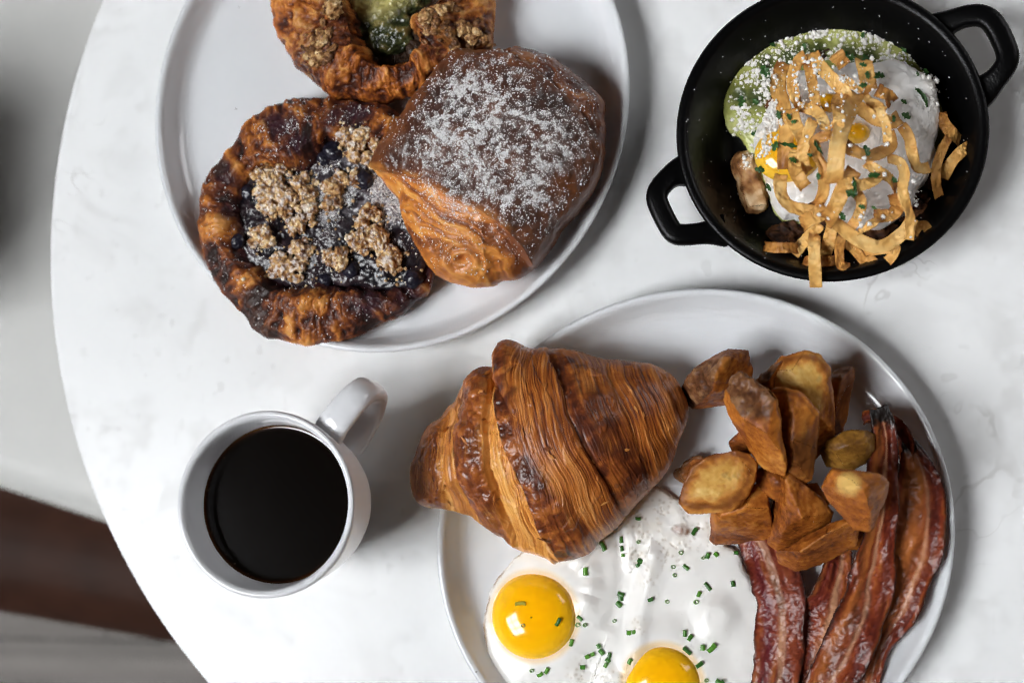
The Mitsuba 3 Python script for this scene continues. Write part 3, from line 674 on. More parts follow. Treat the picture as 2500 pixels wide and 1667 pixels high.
for x, y, rad in [(840, 665, 0.0058), (800, 700, 0.0042), (455, 850, 0.0040), (920, 1195, 0.0046), (1195, 1235, 0.0048), (800, 1240, 0.0040), (980, 800, 0.0052), (420, 1075, 0.0040)]:
    c = at(Z1([(x, y)]), 0.027)[0]; z = sample_top(tree_b, c[None, :2])[0]
    V = sph.vertices * rad; V = V + sph.vertex_normals * ((noise3(sph.vertices, 2.2, int(x), 3) - 0.5) * rad * 0.5)[:, None]; V[:, 2] *= 0.75
    V = V + [c[0], c[1], z - rad * 0.12]
    put(BD + '__blueberry', (V, sph.faces), 'shiny', color=ramp(noise3(V, 300, 3, 2), [(0.004, 0.004, 0.008), (0.010, 0.009, 0.017), (0.035, 0.032, 0.045)]))


def crumb(key, P, rad, seed, stops, matname='matte', lumpy=0.9, flat=0.75):
    s_ = trimesh.creation.icosphere(3); d_ = s_.vertices
    V = d_ * (rad * (1 + lumpy * (noise3(d_ + seed * 1.7, 1.9, seed, 4) - 0.5) * 1.9 + 0.75 * (noise3(d_ + seed, 6.0, seed + 1, 3) - 0.5)))[:, None]
    g_ = np.random.default_rng(seed); a_ = g_.random() * 6.28; V = V * [1 + 0.3 * g_.random(), 0.9, flat]
    V = V @ np.array([[math.cos(a_), -math.sin(a_), 0], [math.sin(a_), math.cos(a_), 0], [0, 0, 1]]).T + P
    c_ = ramp(np.clip(0.5 + (noise3(V, 420, seed + 2, 3) - 0.5) * 2.2, 0, 1), stops)
    sg = sst(0.52, 0.60, noise3(V, 650, seed + 3, 2)) * np.clip(vnormals(V, s_.faces)[:, 2], 0, 1) if matname == 'matte' else 0
    if matname == 'matte' and 'sugar' in key:
        c_ = lerpc(c_, (0.8, 0.8, 0.8), sg * 0.6)
    put(key.replace('sugar', ''), (V, s_.faces), matname, color=c_)


CRB = [(0.10, 0.036, 0.013), (0.32, 0.15, 0.052), (0.56, 0.35, 0.15), (0.76, 0.60, 0.35)]
g = np.random.default_rng(70)
spots = []
for (x, y, rr, n) in [(620, 870, 125, 44), (545, 800, 55, 8), (700, 970, 70, 14), (700, 1110, 50, 10), (510, 1060, 50, 9), (590, 1190, 40, 7), (690, 1210, 45, 7), (860, 1140, 45, 10), (970, 1060, 60, 13), (1000, 985, 50, 8), (1095, 1165, 55, 14), (810, 850, 70, 12), (900, 800, 50, 9), (1040, 1075, 50, 9), (980, 660, 80, 10), (930, 620, 45, 6), ]:
    for _ in range(n):
        a_, d_ = g.random() * 6.283, rr * math.sqrt(g.random()); spots.append((x + d_ * math.cos(a_), y + d_ * math.sin(a_), 0.0013 + 0.0026 * g.random() ** 1.6))
spots += [(1095, 1165, 0.0050), (880, 1150, 0.0042), (960, 1075, 0.0044), (600, 1185, 0.0036), (640, 880, 0.0046)]
for i, (x, y, rad) in enumerate(spots):
    c = at(Z1([(x, y)]), 0.028)[0]; z = sample_top(tree_b, c[None, :2])[0]
    crumb(BD + '__crumblesugar', [c[0], c[1], z + rad * 0.3 + 0.0012 * (i % 3)], rad, 300 + i, CRB)
fp = np.repeat(np.array(spots)[:, :2], 4, 0) + g.normal(scale=20, size=(len(spots) * 4, 2)); fp = np.vstack([fp, np.c_[g.uniform(440, 1230, 130), g.uniform(700, 1270, 130)]])
fw = at(Z1(fp), 0.028); fz = sample_top(tree_b, fw[:, :2]); ok = fz > 0; fr = 0.0003 + 0.0008 * g.random(len(fp)) ** 1.6
s1 = trimesh.creation.icosphere(1)
V, F = grains(np.c_[fw[:, :2], fz + fr * 0.4 + 0.0030 * g.random(len(fp)) * (np.arange(len(fp)) < len(spots) * 4)][ok], fr[ok], 0.8, 76, (s1.vertices, s1.faces))
put(BD + '__crumble_grain', (V, F), 'matte', color=np.repeat(ramp(g.random(ok.sum()), [(0.22, 0.12, 0.055), (0.45, 0.29, 0.14), (0.62, 0.47, 0.27), (0.78, 0.72, 0.62)]), len(s1.vertices), 0), kind='stuff')
V, F, e, _ = hull_lump(np.vstack([at(Z1([(700, 760), (740, 735), (835, 740), (838, 800), (760, 790), (700, 790)]), 0.034), at(Z1([(705, 765), (745, 740), (830, 745), (832, 800), (760, 795)]), 0.029)]), 0.0012, 3, 0.0005, 300, 5)
put(BD + '__pastry_shard', (V, F), 'crust', color=ramp(noise3(V * [1, 3, 1], 200, 7, 3), [MID, ORANGE, (0.55, 0.25, 0.09)]))


def berry_dens(V):
    n1 = noise3(V * [1, 1, 0.3], 110, 71, 3)
    return (0.10 + blobmask(V, [(x, y, r) for x, y, r in np.c_[Z1([(960, 660), (850, 880), (950, 860), (1000, 800), (640, 600), (1080, 900)]), np.array([80, 80, 80, 80, 60, 70])]], 0.03) * 1.0) * sst(0.38, 0.66, n1) + 0.015


Pa, Na = scatter_on(BERRY_D, berry_dens, 4200, 72); Pb, Nb_ = scatter_on(DF, berry_dens, 7500, 73)
P, Nn = np.vstack([Pa, Pb]), np.vstack([Na, Nb_])
r = 0.00013 + 0.00030 * np.random.default_rng(74).random(len(P)) ** 3
V, F = grains(P + Nn * (r * 0.4)[:, None], r, 0.8, 75)
put(BD + '__icing_sugar', (V, F), 'matte', color=np.full((len(V), 3), 0.80), kind='stuff')

# the savoury one, cut by the top of the picture
SAV = Z1([(565, 0), (580, 90), (600, 180), (640, 240), (660, 290), (720, 340), (780, 390), (840, 430), (930, 445), (1010, 455), (1090, 450), (1160, 440), (1230, 420), (1310, 370), (1400, 300), (1480, 245), (1545, 200), (1550, 120), (1560, 0), (1540, -150), (1450, -300), (1250, -400), (1050, -430), (850, -390), (680, -280), (590, -140)])
SIN = Z1([(870, -30), (930, 60), (935, 130), (950, 195), (1000, 240), (1080, 252), (1150, 240), (1205, 200), (1210, 130), (1195, 80), (1280, 10), (1340, -80), (1290, -210), (1160, -280), (1020, -290), (900, -220), (850, -120)])
D, v, q_, tt, o = danish(SAV, SIN, 0.040, 0.017, 81, 4.0, 0.020, tuple(Z1([(1075, 40)])[0]))
lump = blobmask(D.V, [(x, y, r) for x, y, r in np.c_[Z1([(770, 190), (700, 250), (840, 60), (1330, 100), (1430, 130), (1290, 170), (1480, 180)]), np.array([75, 50, 50, 80, 70, 50, 40])]], 0.042)
D.V[:, 2] += np.where(D.top, 0.006 * lump * D.zf, 0)
v = np.clip(v + 0.10, 0, 1)
col = ramp(v, [BURNT, (0.075, 0.017, 0.006), (0.17, 0.043, 0.009), (0.32, 0.090, 0.015), (0.48, 0.155, 0.028), (0.66, 0.29, 0.07)])
col = lerpc(col, ramp(np.clip(0.5 + (o['fine'] - 0.5) * 2.5, 0, 1), [BURNT, DARK, BROWN, (0.30, 0.16, 0.06)]), np.clip(lump * 1.3 + (o['blis'] - 0.5), 0, 1) * 0.7)
col = lerpc(col, (0.03, 0.015, 0.008), sst(1.0, 0.9, q_))
SD = thing('savoury_pastry', 'round pastry with spinach and cheese filling at the top edge of the picture', 'pastry')
put(SD + '__crust', (D.V, D.F), 'crust', color=col)
SD_D = D
DS = Dome(SIN, 0.019, 0.015, lambda X, Y, rho, th: 0.0245 + 0 * X, nth=420, nr=110, p=5, q=2, foot=0.9, center=tuple(Z1([(1075, 0)])[0]))
n1, n2 = noise3(DS.V, 120, 84, 4), noise3(DS.V, 330, 85, 3)
cheese = np.clip(blobmask(DS.V, [(x, y, r) for x, y, r in np.c_[Z1([(1060, -10), (1000, 30), (1120, -60), (1050, -120), (960, 20)]), np.array([48, 34, 50, 60, 30])]], 0.026) * 1.5 - 0.25 + (n1 - 0.5) * 0.8, 0, 1)
DS.displace((n1 - 0.5) * 0.006 + (n2 - 0.5) * 0.0022 + cheese * 0.002)
col = ramp(np.clip(0.45 + (n2 - 0.5) * 2.2 + (n1 - 0.5), 0, 1), [(0.008, 0.010, 0.004), (0.022, 0.028, 0.009), (0.045, 0.048, 0.016), (0.13, 0.10, 0.03)])
col = lerpc(col, ramp(n2, [(0.32, 0.27, 0.07), (0.50, 0.45, 0.16), (0.62, 0.58, 0.28)]), cheese)
put(SD + '__spinach_filling', (DS.V, DS.F), 'shiny', color=col)
tree_s = [D.top_tree(), DS.top_tree()]
g = np.random.default_rng(88); spots = []
for (x, y, rr, n) in [(770, 190, 80, 34), (735, 240, 60, 20), (850, 45, 45, 14), (1330, 90, 85, 30), (1430, 120, 80, 26), (1500, 170, 40, 12), (1370, 190, 30, 8), (800, 130, 40, 12)]:
    for _ in range(n):
        a_, d_ = g.random() * 6.283, rr * math.sqrt(g.random()); spots.append((x + d_ * math.cos(a_), y + d_ * math.sin(a_), 0.0007 + 0.0016 * g.random() ** 1.6))
spots += [(855, 45, 0.0046), (1255, 75, 0.0036), (1325, 45, 0.0028), (1400, 110, 0.0030), (1460, 115, 0.0026), (1365, 190, 0.0026), (795, 165, 0.0024), (1440, 150, 0.0022), (845, 30, 0.0030)]
for i, (x, y, rad) in enumerate(spots):
    c = at(Z1([(x, y)]), 0.044)[0]; z = sample_top(tree_s, c[None, :2])[0]
    crumb(SD + '__crumb', [c[0], c[1], z + rad * 0.3], rad, 600 + i, [(0.14, 0.060, 0.022), (0.32, 0.155, 0.055), (0.50, 0.31, 0.13), (0.66, 0.50, 0.29)] if rad > 0.0019 else [(0.055, 0.022, 0.009), (0.15, 0.062, 0.020), (0.33, 0.17, 0.062)], 'crust', 0.6)
# ------------------------------------------------------------------ fried eggs with chives
EGG = Z5([(520, 380), (430, 440), (350, 540), (290, 640), (240, 750), (222, 850), (225, 960), (250, 1080), (290, 1200), (345, 1300), (500, 1480), (900, 1590), (1400, 1600), (1800, 1520), (2060, 1350), (2095, 1200), (2130, 1080), (2160, 930), (2130, 800), (2080, 660), (2000, 520), (1940, 420), (1850, 340), (1800, 230), (1780, 140), (1700, 120), (1600, 80), (1500, 10), (1380, -30), (1250, 10), (1080, 110), (880, 200), (680, 290)])
E_C = tuple(Z5([(1180, 760)])[0])
Y1, Y2 = at(Z5([(558, 842), (1432, 1305)]), 0.016)[:, :2]
YR1, YR2 = [np.linalg.norm(at(Z5([(a, 842)]), 0.014)[0] - at(Z5([(b_, 842)]), 0.014)[0]) / 2 for a, b_ in ((268, 848), (1165, 1705))]


def egg_top(X, Y, rho, th):
    V = np.c_[X, Y, 0 * X]
    h = PF_H + 0.0048 + 0 * X
    for c, r_ in ((Y1, YR1), (Y2, YR2)):
        d_ = np.hypot(X - c[0], Y - c[1]) / r_
        h = h + 0.0030 * sst(1.9, 1.0, d_)
    h = h + 0.0036 * sst(0.12, 0.95, blobmask(V, [(*Z5([(1790, 850)])[0], 62)], 0.012)) + 0.0026 * blobmask(V, [(x, y, r) for x, y, r in np.c_[Z5([(945, 520), (960, 640), (930, 740), (880, 460)]), np.array([26, 26, 24, 24])]], 0.012)
    s_, t_ = side_of(V, Z5([(1090, 250), (1150, 360), (1165, 560), (1130, 760), (1060, 960)]), 0.011)
    s2, t2 = side_of(V, Z5([(1330, 450), (1290, 640), (1250, 820), (1230, 1000), (1200, 1150)]), 0.011)
    h = h + 0.0010 * sst(-0.003, 0.004, s_) - 0.0017 * np.exp(-(s_ / 0.004) ** 2) * sst(0, 0.1, t_) * sst(1, 0.9, t_) + 0.0022 * np.exp(-((s2 - 0.003) / 0.0045) ** 2) - 0.0018 * np.exp(-((s2 + 0.005) / 0.004) ** 2)
    return h


D = Dome(EGG, PF_H + 0.0028, PF_H + 0.0001, egg_top, nth=900, nr=260, p=12, q=2.2, foot=0.95, rough_edge=0.0022, seed=90, center=E_C)
bub = np.clip(blobmask(D.V, [(x, y, r) for x, y, r in np.c_[Z5([(1400, 150), (1550, 200), (1300, 200), (1500, 350), (1250, 450), (1680, 260), (1330, 560), (1800, 330), (900, 1240), (1100, 1270), (1280, 900)]), np.array([75, 75, 55, 60, 34, 50, 26, 36, 40, 40, 20])]], 0.011) * 1.4 - 0.15, 0, 1) + 0.5 * sst(0.95, 0.99, D.rho)
n1, n2 = noise3(D.V, 150, 91, 4), noise3(D.V, 420, 92, 3)
vo = cKDTree(D.V[np.random.default_rng(93).choice(len(D.V), 1500)][:, :2]).query(D.V[:, :2])[0]
pit = np.exp(-(vo / 0.0007) ** 2)
D.displace(np.clip(bub, 0, 1) * ((noise3(D.V, 75, 97, 3) - 0.5) * 0.0046 + (n1 - 0.5) * 0.0012 - pit * 0.0003 * D.top) + (noise3(D.V, 45, 94, 2) - 0.5) * 0.0020)
col = lerpc(np.full((len(D.V), 3), 0.83) * [1, 0.99, 0.955], np.array([0.76, 0.73, 0.66]), np.clip(bub, 0, 1) * np.clip(0.4 + (n1 - 0.5) * 2, 0, 1))
for c, r_ in ((Y1, YR1), (Y2, YR2)):
    d_ = np.hypot(D.V[:, 0] - c[0], D.V[:, 1] - c[1]) / r_
    col = lerpc(col, (0.80, 0.56, 0.26), 0.75 * sst(1.16, 0.98, d_))
spot = np.clip(blobmask(D.V, [(x, y, r) for x, y, r in np.c_[Z5([(1555, 255), (1600, 265), (1530, 250)]), np.array([17, 14, 13])]], 0.011) * 1.6 + (n2 - 0.5) * 1.2 - 0.4, 0, 1)
col = lerpc(col, (0.15, 0.055, 0.016), spot * 0.95)
edge_br = sst(0.972, 0.996, D.rho) * sst(0.34, 0.60, n1) * 0.85
col = lerpc(col, (0.30, 0.16, 0.06), edge_br)
col = lerpc(col, (0.34, 0.26, 0.17), np.clip(bub, 0, 1) * pit * 0.45)
EG = thing('fried_eggs', 'two joined sunny-side-up eggs with chopped chives at the bottom of the plate', 'fried eggs')
put(EG + '__white', (D.V, D.F), 'shiny', color=col)
EGG_D = D
yolk_trees = []
for c, r_, lab in ((Y1, YR1, 'rounder whole yolk at the left of the egg'), (Y2, YR2, 'yolk at the right of the egg, cut by the bottom of the picture')):
    n = 200; t_ = np.arange(n) / n * 2 * np.pi; ro = np.r_[np.linspace(1.0, 0.02, 90)]
    base = PF_H + 0.0066
    z = base - 0.002 + 0.0108 * np.sqrt(1 - ro ** 2.5 * 0.999)
    V = np.stack([np.outer(ro, np.cos(t_)) * r_ + c[0], np.outer(ro, np.sin(t_)) * r_ + c[1], np.repeat(z[:, None], n, 1) + TZ], -1).reshape(-1, 3)
    F = grid_faces(n, 90, True)
    V[:, 2] += (noise3(V, 60, 95, 2) - 0.5) * 0.0007
    rr = np.repeat(ro, n)
    ycol = ramp(rr + (noise3(V, 90, 96, 2) - 0.5) * 0.15, [(0.98, 0.465, 0.001), (0.98, 0.475, 0.002), (0.97, 0.50, 0.004), (0.95, 0.56, 0.03)])
    k_ = put(EG + '__yolk', (V, F), 'wet', color=ycol)
    labels.setdefault(k_, {})['label'] = lab
    yolk_trees.append((cKDTree(V[:, :2]), V))
egg_trees = [D.top_tree()] + yolk_trees
CHIVE = 'cut chive pieces scattered on the fried eggs'


def chive(x, y, ang, length, i, wide=None):
    """A short cut tube lying down (length > 0) or standing as a ring (length 0)."""
    c = at(Z5([(x, y)]), 0.014)[0]
    z = sample_top(egg_trees, c[None, :2])[0]
    if z < 0: z = TZ + PF_H
    g_ = np.random.default_rng(900 + i)
    rad = g_.uniform(0.0008, 0.0012) if wide is None else wide
    on_yolk = min(np.hypot(*(c[:2] - Y1)) / YR1, np.hypot(*(c[:2] - Y2)) / YR2) < 0.8
    L = length * 0.36139 * 0.000195 * g_.uniform(0.62, 1.05) if length else g_.uniform(0.0006, 0.0014)
    n, q_ = 8, 18
    t_ = np.arange(q_) / q_ * 2 * np.pi
    fl = g_.uniform(0.55, 0.9) if length else g_.uniform(0.8, 1.0)
    rows = []
    for rr, zz in [(rad * 0.70, -L / 2), (rad, -L / 2)] + [(rad * (1 + 0.04 * math.sin(5 * u)), L * u) for u in np.linspace(-0.48, 0.48, n)] + [(rad, L / 2), (rad * 0.70, L / 2)] + [(rad * 0.70, L * u) for u in np.linspace(0.4, -0.5, 4)]:
        rows.append(np.stack([rr * np.cos(t_), rr * fl * np.sin(t_), np.full(q_, zz)], 1))
    V = np.concatenate(rows); F = grid_faces(q_, len(rows), True)
    V[:, 0] += 0.12 * L * np.cos(V[:, 2] / max(L, 1e-6) * 2.4) * g_.uniform(-1, 1)
    if length:                                  # lay down: axis along the angle, in the plane
        a_ = -math.radians(ang); tilt = g_.uniform(-0.10, 0.10)
        ax = np.array([math.cos(a_), math.sin(a_), tilt]); ax /= np.linalg.norm(ax); sd = np.cross([0, 0, 1.0], ax); sd /= np.linalg.norm(sd); up = np.cross(ax, sd)
        W = V[:, 2:3] * ax + V[:, :1] * sd + V[:, 1:2] * up; lift = rad * fl * 0.75
    else:
        tx, ty = g_.uniform(-0.35, 0.35, 2)
        W = V @ np.array([[1, 0, tx], [0, 1, ty], [-tx, -ty, 1]]).T; lift = L * 0.40
    W = W + [c[0], c[1], z + lift]
    base = np.array(g_.choice(3)); pal = [(0.030, 0.115, 0.018), (0.050, 0.180, 0.022), (0.090, 0.260, 0.030)][int(base)]
    cc = ramp(noise3(V, 900, i, 2), [np.array(pal) * 0.6, pal, np.array(pal) * 1.35]); cut = np.repeat(np.isin(np.arange(len(rows)), [0, 1, len(rows) - 5, len(rows) - 6]), q_)
    cc = lerpc(cc, (0.20, 0.34, 0.09), cut * 0.7)
    if on_yolk and length != 65: cc = lerpc(cc, (0.55, 0.30, 0.02), np.full(len(cc), 0.55))
    key = numbered('chive_piece')
    labels[key] = dict(label='', category='chive', group=CHIVE)
    placed.append((x, y, 'chive ring' if not length else 'short chive piece' if length < 50 else 'longer chive piece', key))
    scene[key] = mikit.ply((W, F), 'shiny', smooth=True, color=cc)


placed = []
CH = [(1265, 180, 0, 55), (1023, 370, 65, 65), (1148, 325, 90, 45), (1150, 385, 80, 40), (1268, 338, 0, 0), (918, 537, 90, 60), (1275, 470, 25, 55), (1262, 497, 60, 40), (1650, 270, -55, 62), (1555, 412, 0, 0), (1706, 448, 0, 0), (1737, 432, -70, 55), (1793, 425, -45, 35), (1928, 415, 0, 45), (1503, 507, 0, 0), (1590, 510, 40, 66), (1513, 563, 0, 0), (1737, 640, 50, 72), (1678, 692, -65, 60), (1658, 745, 0, 0), (1905, 622, 80, 52), (1350, 725, -20, 48), (1462, 743, 0, 0), (1145, 695, 20, 45), (1142, 725, 80, 40), (1133, 762, 40, 50), (1103, 875, 0, 0), (1205, 950, 0, 50), (1237, 945, 80, 36), (737, 870, -60, 65), (490, 752, -5, 75), (508, 893, 0, 0), (858, 898, 0, 0), (872, 855, 40, 55), (908, 900, 0, 0), (817, 1018, -75, 62), (1582, 955, 90, 46), (1620, 985, -55, 54), (1703, 1050, 90, 50), (1763, 1052, -45, 74), (1600, 1070, 40, 70), (1683, 1165, -35, 52), (1730, 1270, 0, 0), (1815, 1280, 30, 60), (1218, 1140, -60, 44), (550, 1207, 0, 0), (603, 1232, -30, 42), (652, 1208, -60, 48), (887, 1188, 0, 42), (920, 1115, -20, 45), (955, 1100, -30, 40), (1015, 1085, 45, 55), (1065, 1112, -75, 70), (1048, 1172, -60, 42), (995, 1045, 60, 30), (1160, 430, 90, 26), (1060, 1140, 40, 36), (1830, 1285, -40, 44)]
for i, (x, y, a_, L) in enumerate(CH):
    chive(x, y, a_, L, i)
ORD = 'first second third fourth fifth sixth seventh eighth ninth tenth eleventh twelfth thirteenth fourteenth fifteenth sixteenth'.split()


def name_by_place(items, zones):
    """Labels for small alike things: what it is, the zone it lies in, and its place in that zone from the left."""
    left = list(items)
    for test, where in zones:
        mine = [q for q in left if test(q[0], q[1])]; left = [q for q in left if q not in mine]
        for kind in sorted({q[2] for q in mine}):
            row = sorted([q for q in mine if q[2] == kind])
            for j, q in enumerate(row):
                labels[q[3]]['label'] = f'{kind} {where}' if len(row) == 1 else f'{ORD[j]} {kind} from the left {where}'


name_by_place(placed, [(lambda x, y: math.hypot(x - 555, y - 840) < 270, 'on the left yolk'), (lambda x, y: x < 1300 and y < 620, 'below the croissant tip on the egg white'), (lambda x, y: x < 1000 and y < 1080, 'just right of the left yolk'),
                       (lambda x, y: x < 700, 'below the left yolk'), (lambda x, y: x < 1300 and y < 1020, 'on the fold between the two eggs'), (lambda x, y: x < 1300, 'in the cluster left of the right yolk'), (lambda x, y: y < 480, 'on the upper right egg white near the potatoes'), (lambda x, y: y < 790, 'on the egg white above the raised bump'), (lambda x, y: True, 'right of the right yolk')])

# ------------------------------------------------------------------ bacon
FAT, MEAT, AMBER, DRED, CHAR = (0.52, 0.28, 0.16), (0.145, 0.026, 0.016), (0.27, 0.075, 0.020), (0.060, 0.010, 0.009), (0.010, 0.007, 0.006)


def bacon(label, path, half, hs, seed, stripes, char0=0.0, wave=0.0022, rot=None, tint=None):
    """path in Z4 pixels, half widths in the same pixels, heights above the table; stripes: (across, width, colour, strength)."""
    n = 260
    P = at(Z4(path), np.array(hs, float))
    sc = 0.54003 * 0.000195
    s0 = np.r_[0, np.cumsum(np.linalg.norm(np.diff(P[:, :2], axis=0), axis=1))]; s0 /= s0[-1]; u = np.linspace(0, 1, n)
    C = np.stack([CubicSpline(s0, P[:, k_])(u) for k_ in range(3)], 1)
    hw = PchipInterpolator(s0, np.array(half, float) * sc)(u)
    tan = np.gradient(C, axis=0); tan /= np.linalg.norm(tan, axis=1, keepdims=True)
    side = np.cross(tan, [0, 0, 1.0])
    if rot is not None:
        up = np.cross(side, tan); r_ = PchipInterpolator(np.linspace(0, 1, len(rot)), np.radians(rot))(u)[:, None]; side = side * np.cos(r_) + up * np.sin(r_)
    e1 = meshkit.fbm(np.stack([u * 12, u * 0 + seed, u * 0], 1), 4, seed) - 0.5; e2 = meshkit.fbm(np.stack([u * 12, u * 0 + seed + 9, u * 0], 1), 4, seed + 1) - 0.5
    hw2 = np.stack([hw * (1.22 + 0.24 * e1), hw * (1.22 + 0.24 * e2)], 1)
    ln = np.linalg.norm(np.diff(C, axis=0), axis=1).sum()

    def wv(uu, vv):
        a_ = meshkit.fbm(np.stack(np.broadcast_arrays(uu * ln * 45, vv * 0.8 + seed, uu * 0), -1), 3, seed + 2) - 0.5
        return wave * (2.6 * a_ + 0.8 * np.abs(vv) ** 3 * np.sin(uu * ln * 190 + seed + 2 * vv) + 0.6 * np.abs(vv) ** 3)
    V, F, uu, vv, tp = ribbon(C, side, hw2, 0.0024, n, 42, wv)
    X = np.stack([uu * ln * 1000, vv * 14, tp], 1)
    wob = meshkit.fbm(X * [0.05, 0.10, 1], 3, seed + 3) - 0.5
    lon = meshkit.fbm(np.stack([uu * ln * 55, vv * 3.4 + wob * 1.8, tp], 1), 4, seed + 4)
    fine, pits = noise3(V, 520, seed + 5, 3), noise3(V, 260, seed + 6, 3)
    V = V + vnormals(V, F) * ((fine - 0.5) * 0.0010 + (pits - 0.5) * 0.0008 + (lon - 0.5) * 0.0006)[:, None]
    c_ = ramp(np.clip(0.5 + (lon - 0.5) * 1.7 + (fine - 0.5) * 0.6, 0, 1), [(0.050, 0.008, 0.006), (0.14, 0.022, 0.010), (0.24, 0.048, 0.014), (0.37, 0.115, 0.027)])
    if tint is not None: c_ = lerpc(c_, tint, 0.5 * np.clip(0.5 + (pits - 0.5) * 2, 0, 1))
    for (a_, w_, cl, st) in stripes:
        m_ = np.exp(-((vv - a_ + wob * 0.5) / w_) ** 2) * st * np.clip(0.75 + (lon - 0.5) * 1.5, 0, 1)
        c_ = lerpc(c_, cl, np.clip(m_, 0, 1))
    ed = sst(0.84, 1.0, np.abs(vv) + (fine - 0.5) * 0.25)
    c_ = lerpc(c_, CHAR, ed * 0.85)
    if char0: c_ = lerpc(c_, CHAR, sst(char0 + 0.03, char0 - 0.02, uu + (fine - 0.5) * 0.06))
    key = thing('bacon_strip', label, 'bacon')
    scene[key] = mikit.ply((V, F), 'bacon_meat', smooth=True, color=c_)
    return C


bacon('wide amber bacon strip with charred tip, outermost along the right rim of the plate', [(1235, 470), (1262, 560), (1285, 680), (1285, 800), (1265, 930), (1232, 1060), (1195, 1180), (1150, 1300), (1095, 1420), (1050, 1568), (1010, 1720)], [24, 52, 82, 100, 102, 92, 84, 62, 44, 42, 42], [0.030, 0.030, 0.028, 0.026, 0.025, 0.024, 0.022, 0.018, 0.015, 0.014, 0.014], 101,
      [(0.15, 0.40, (0.36, 0.12, 0.028), 0.8), (-0.28, 0.07, FAT, 0.7), (-0.55, 0.14, DRED, 0.7), (0.62, 0.10, (0.42, 0.17, 0.06), 0.4)], char0=0.05)
bacon('long dark glossy bacon strip with a black charred end reaching up beside the potatoes', [(1100, 325), (1120, 400), (1125, 490), (1118, 600), (1112, 720), (1105, 850), (1085, 1000), (1055, 1150), (1010, 1300), (945, 1440), (880, 1568), (820, 1700)], [34, 40, 46, 60, 62, 60, 76, 88, 92, 92, 84, 80], [0.046, 0.046, 0.044, 0.042, 0.040, 0.037, 0.033, 0.029, 0.026, 0.022, 0.019, 0.016], 107,
      [(-0.05, 0.10, FAT, 0.95), (0.45, 0.28, (0.36, 0.12, 0.028), 0.8), (-0.7, 0.2, DRED, 0.8)], char0=0.055, rot=[0, 8, 14, 10, 5, 0, 0])
bacon('dark purple curled end of bacon tucked behind the charred strip near the rim', [(1040, 370), (1110, 370), (1165, 420), (1205, 480), (1225, 560), (1215, 660)], [24, 34, 34, 34, 30, 26], [0.028, 0.034, 0.034, 0.031, 0.027, 0.024], 113, [(0.0, 0.35, (0.15, 0.05, 0.05), 0.8)], rot=[0, 25, 20, 10, 0])
bacon('wide bacon strip with pale fat streak and purple meat beside the fried eggs', [(545, 880), (590, 960), (630, 1060), (655, 1160), (658, 1290), (648, 1420), (638, 1568), (630, 1700)], [84, 92, 98, 96, 94, 90, 88, 86], [0.014, 0.015, 0.017, 0.018, 0.018, 0.017, 0.016, 0.015], 121,
      [(0.02, 0.10, FAT, 1.0), (-0.12, 0.06, (0.5, 0.28, 0.18), 0.8), (0.55, 0.30, (0.10, 0.012, 0.020), 0.95), (-0.6, 0.35, (0.20, 0.045, 0.022), 0.8)], rot=[0, 0, -14, -10, -4, 0])
bacon('narrow bacon strip curving out from under the lowest potato in the middle of the pile', [(925, 960), (905, 1060), (882, 1160), (845, 1280), (808, 1400), (782, 1500), (760, 1640)], [46, 52, 70, 92, 88, 78, 76], [0.016, 0.018, 0.018, 0.016, 0.014, 0.013, 0.012], 127,
      [(-0.30, 0.12, FAT, 0.95), (0.5, 0.40, (0.115, 0.016, 0.015), 0.8), (-0.75, 0.18, AMBER, 0.6)], rot=[18, 12, -8, -5, 0])

# ------------------------------------------------------------------ fried potatoes
SKIN = [(0.050, 0.018, 0.008), (0.095, 0.035, 0.014), (0.16, 0.066, 0.025), (0.25, 0.12, 0.05)]
FRY = [(0.10, 0.023, 0.005), (0.20, 0.054, 0.008), (0.31, 0.092, 0.013), (0.43, 0.160, 0.028)]
CUT = [(0.40, 0.155, 0.026), (0.53, 0.265, 0.050), (0.62, 0.36, 0.090), (0.68, 0.45, 0.14)]
POT = 'pan-fried potato wedges heaped on the plate'


def ZA(p): return np.asarray(p, float) * 0.35714 + [1650, 840]


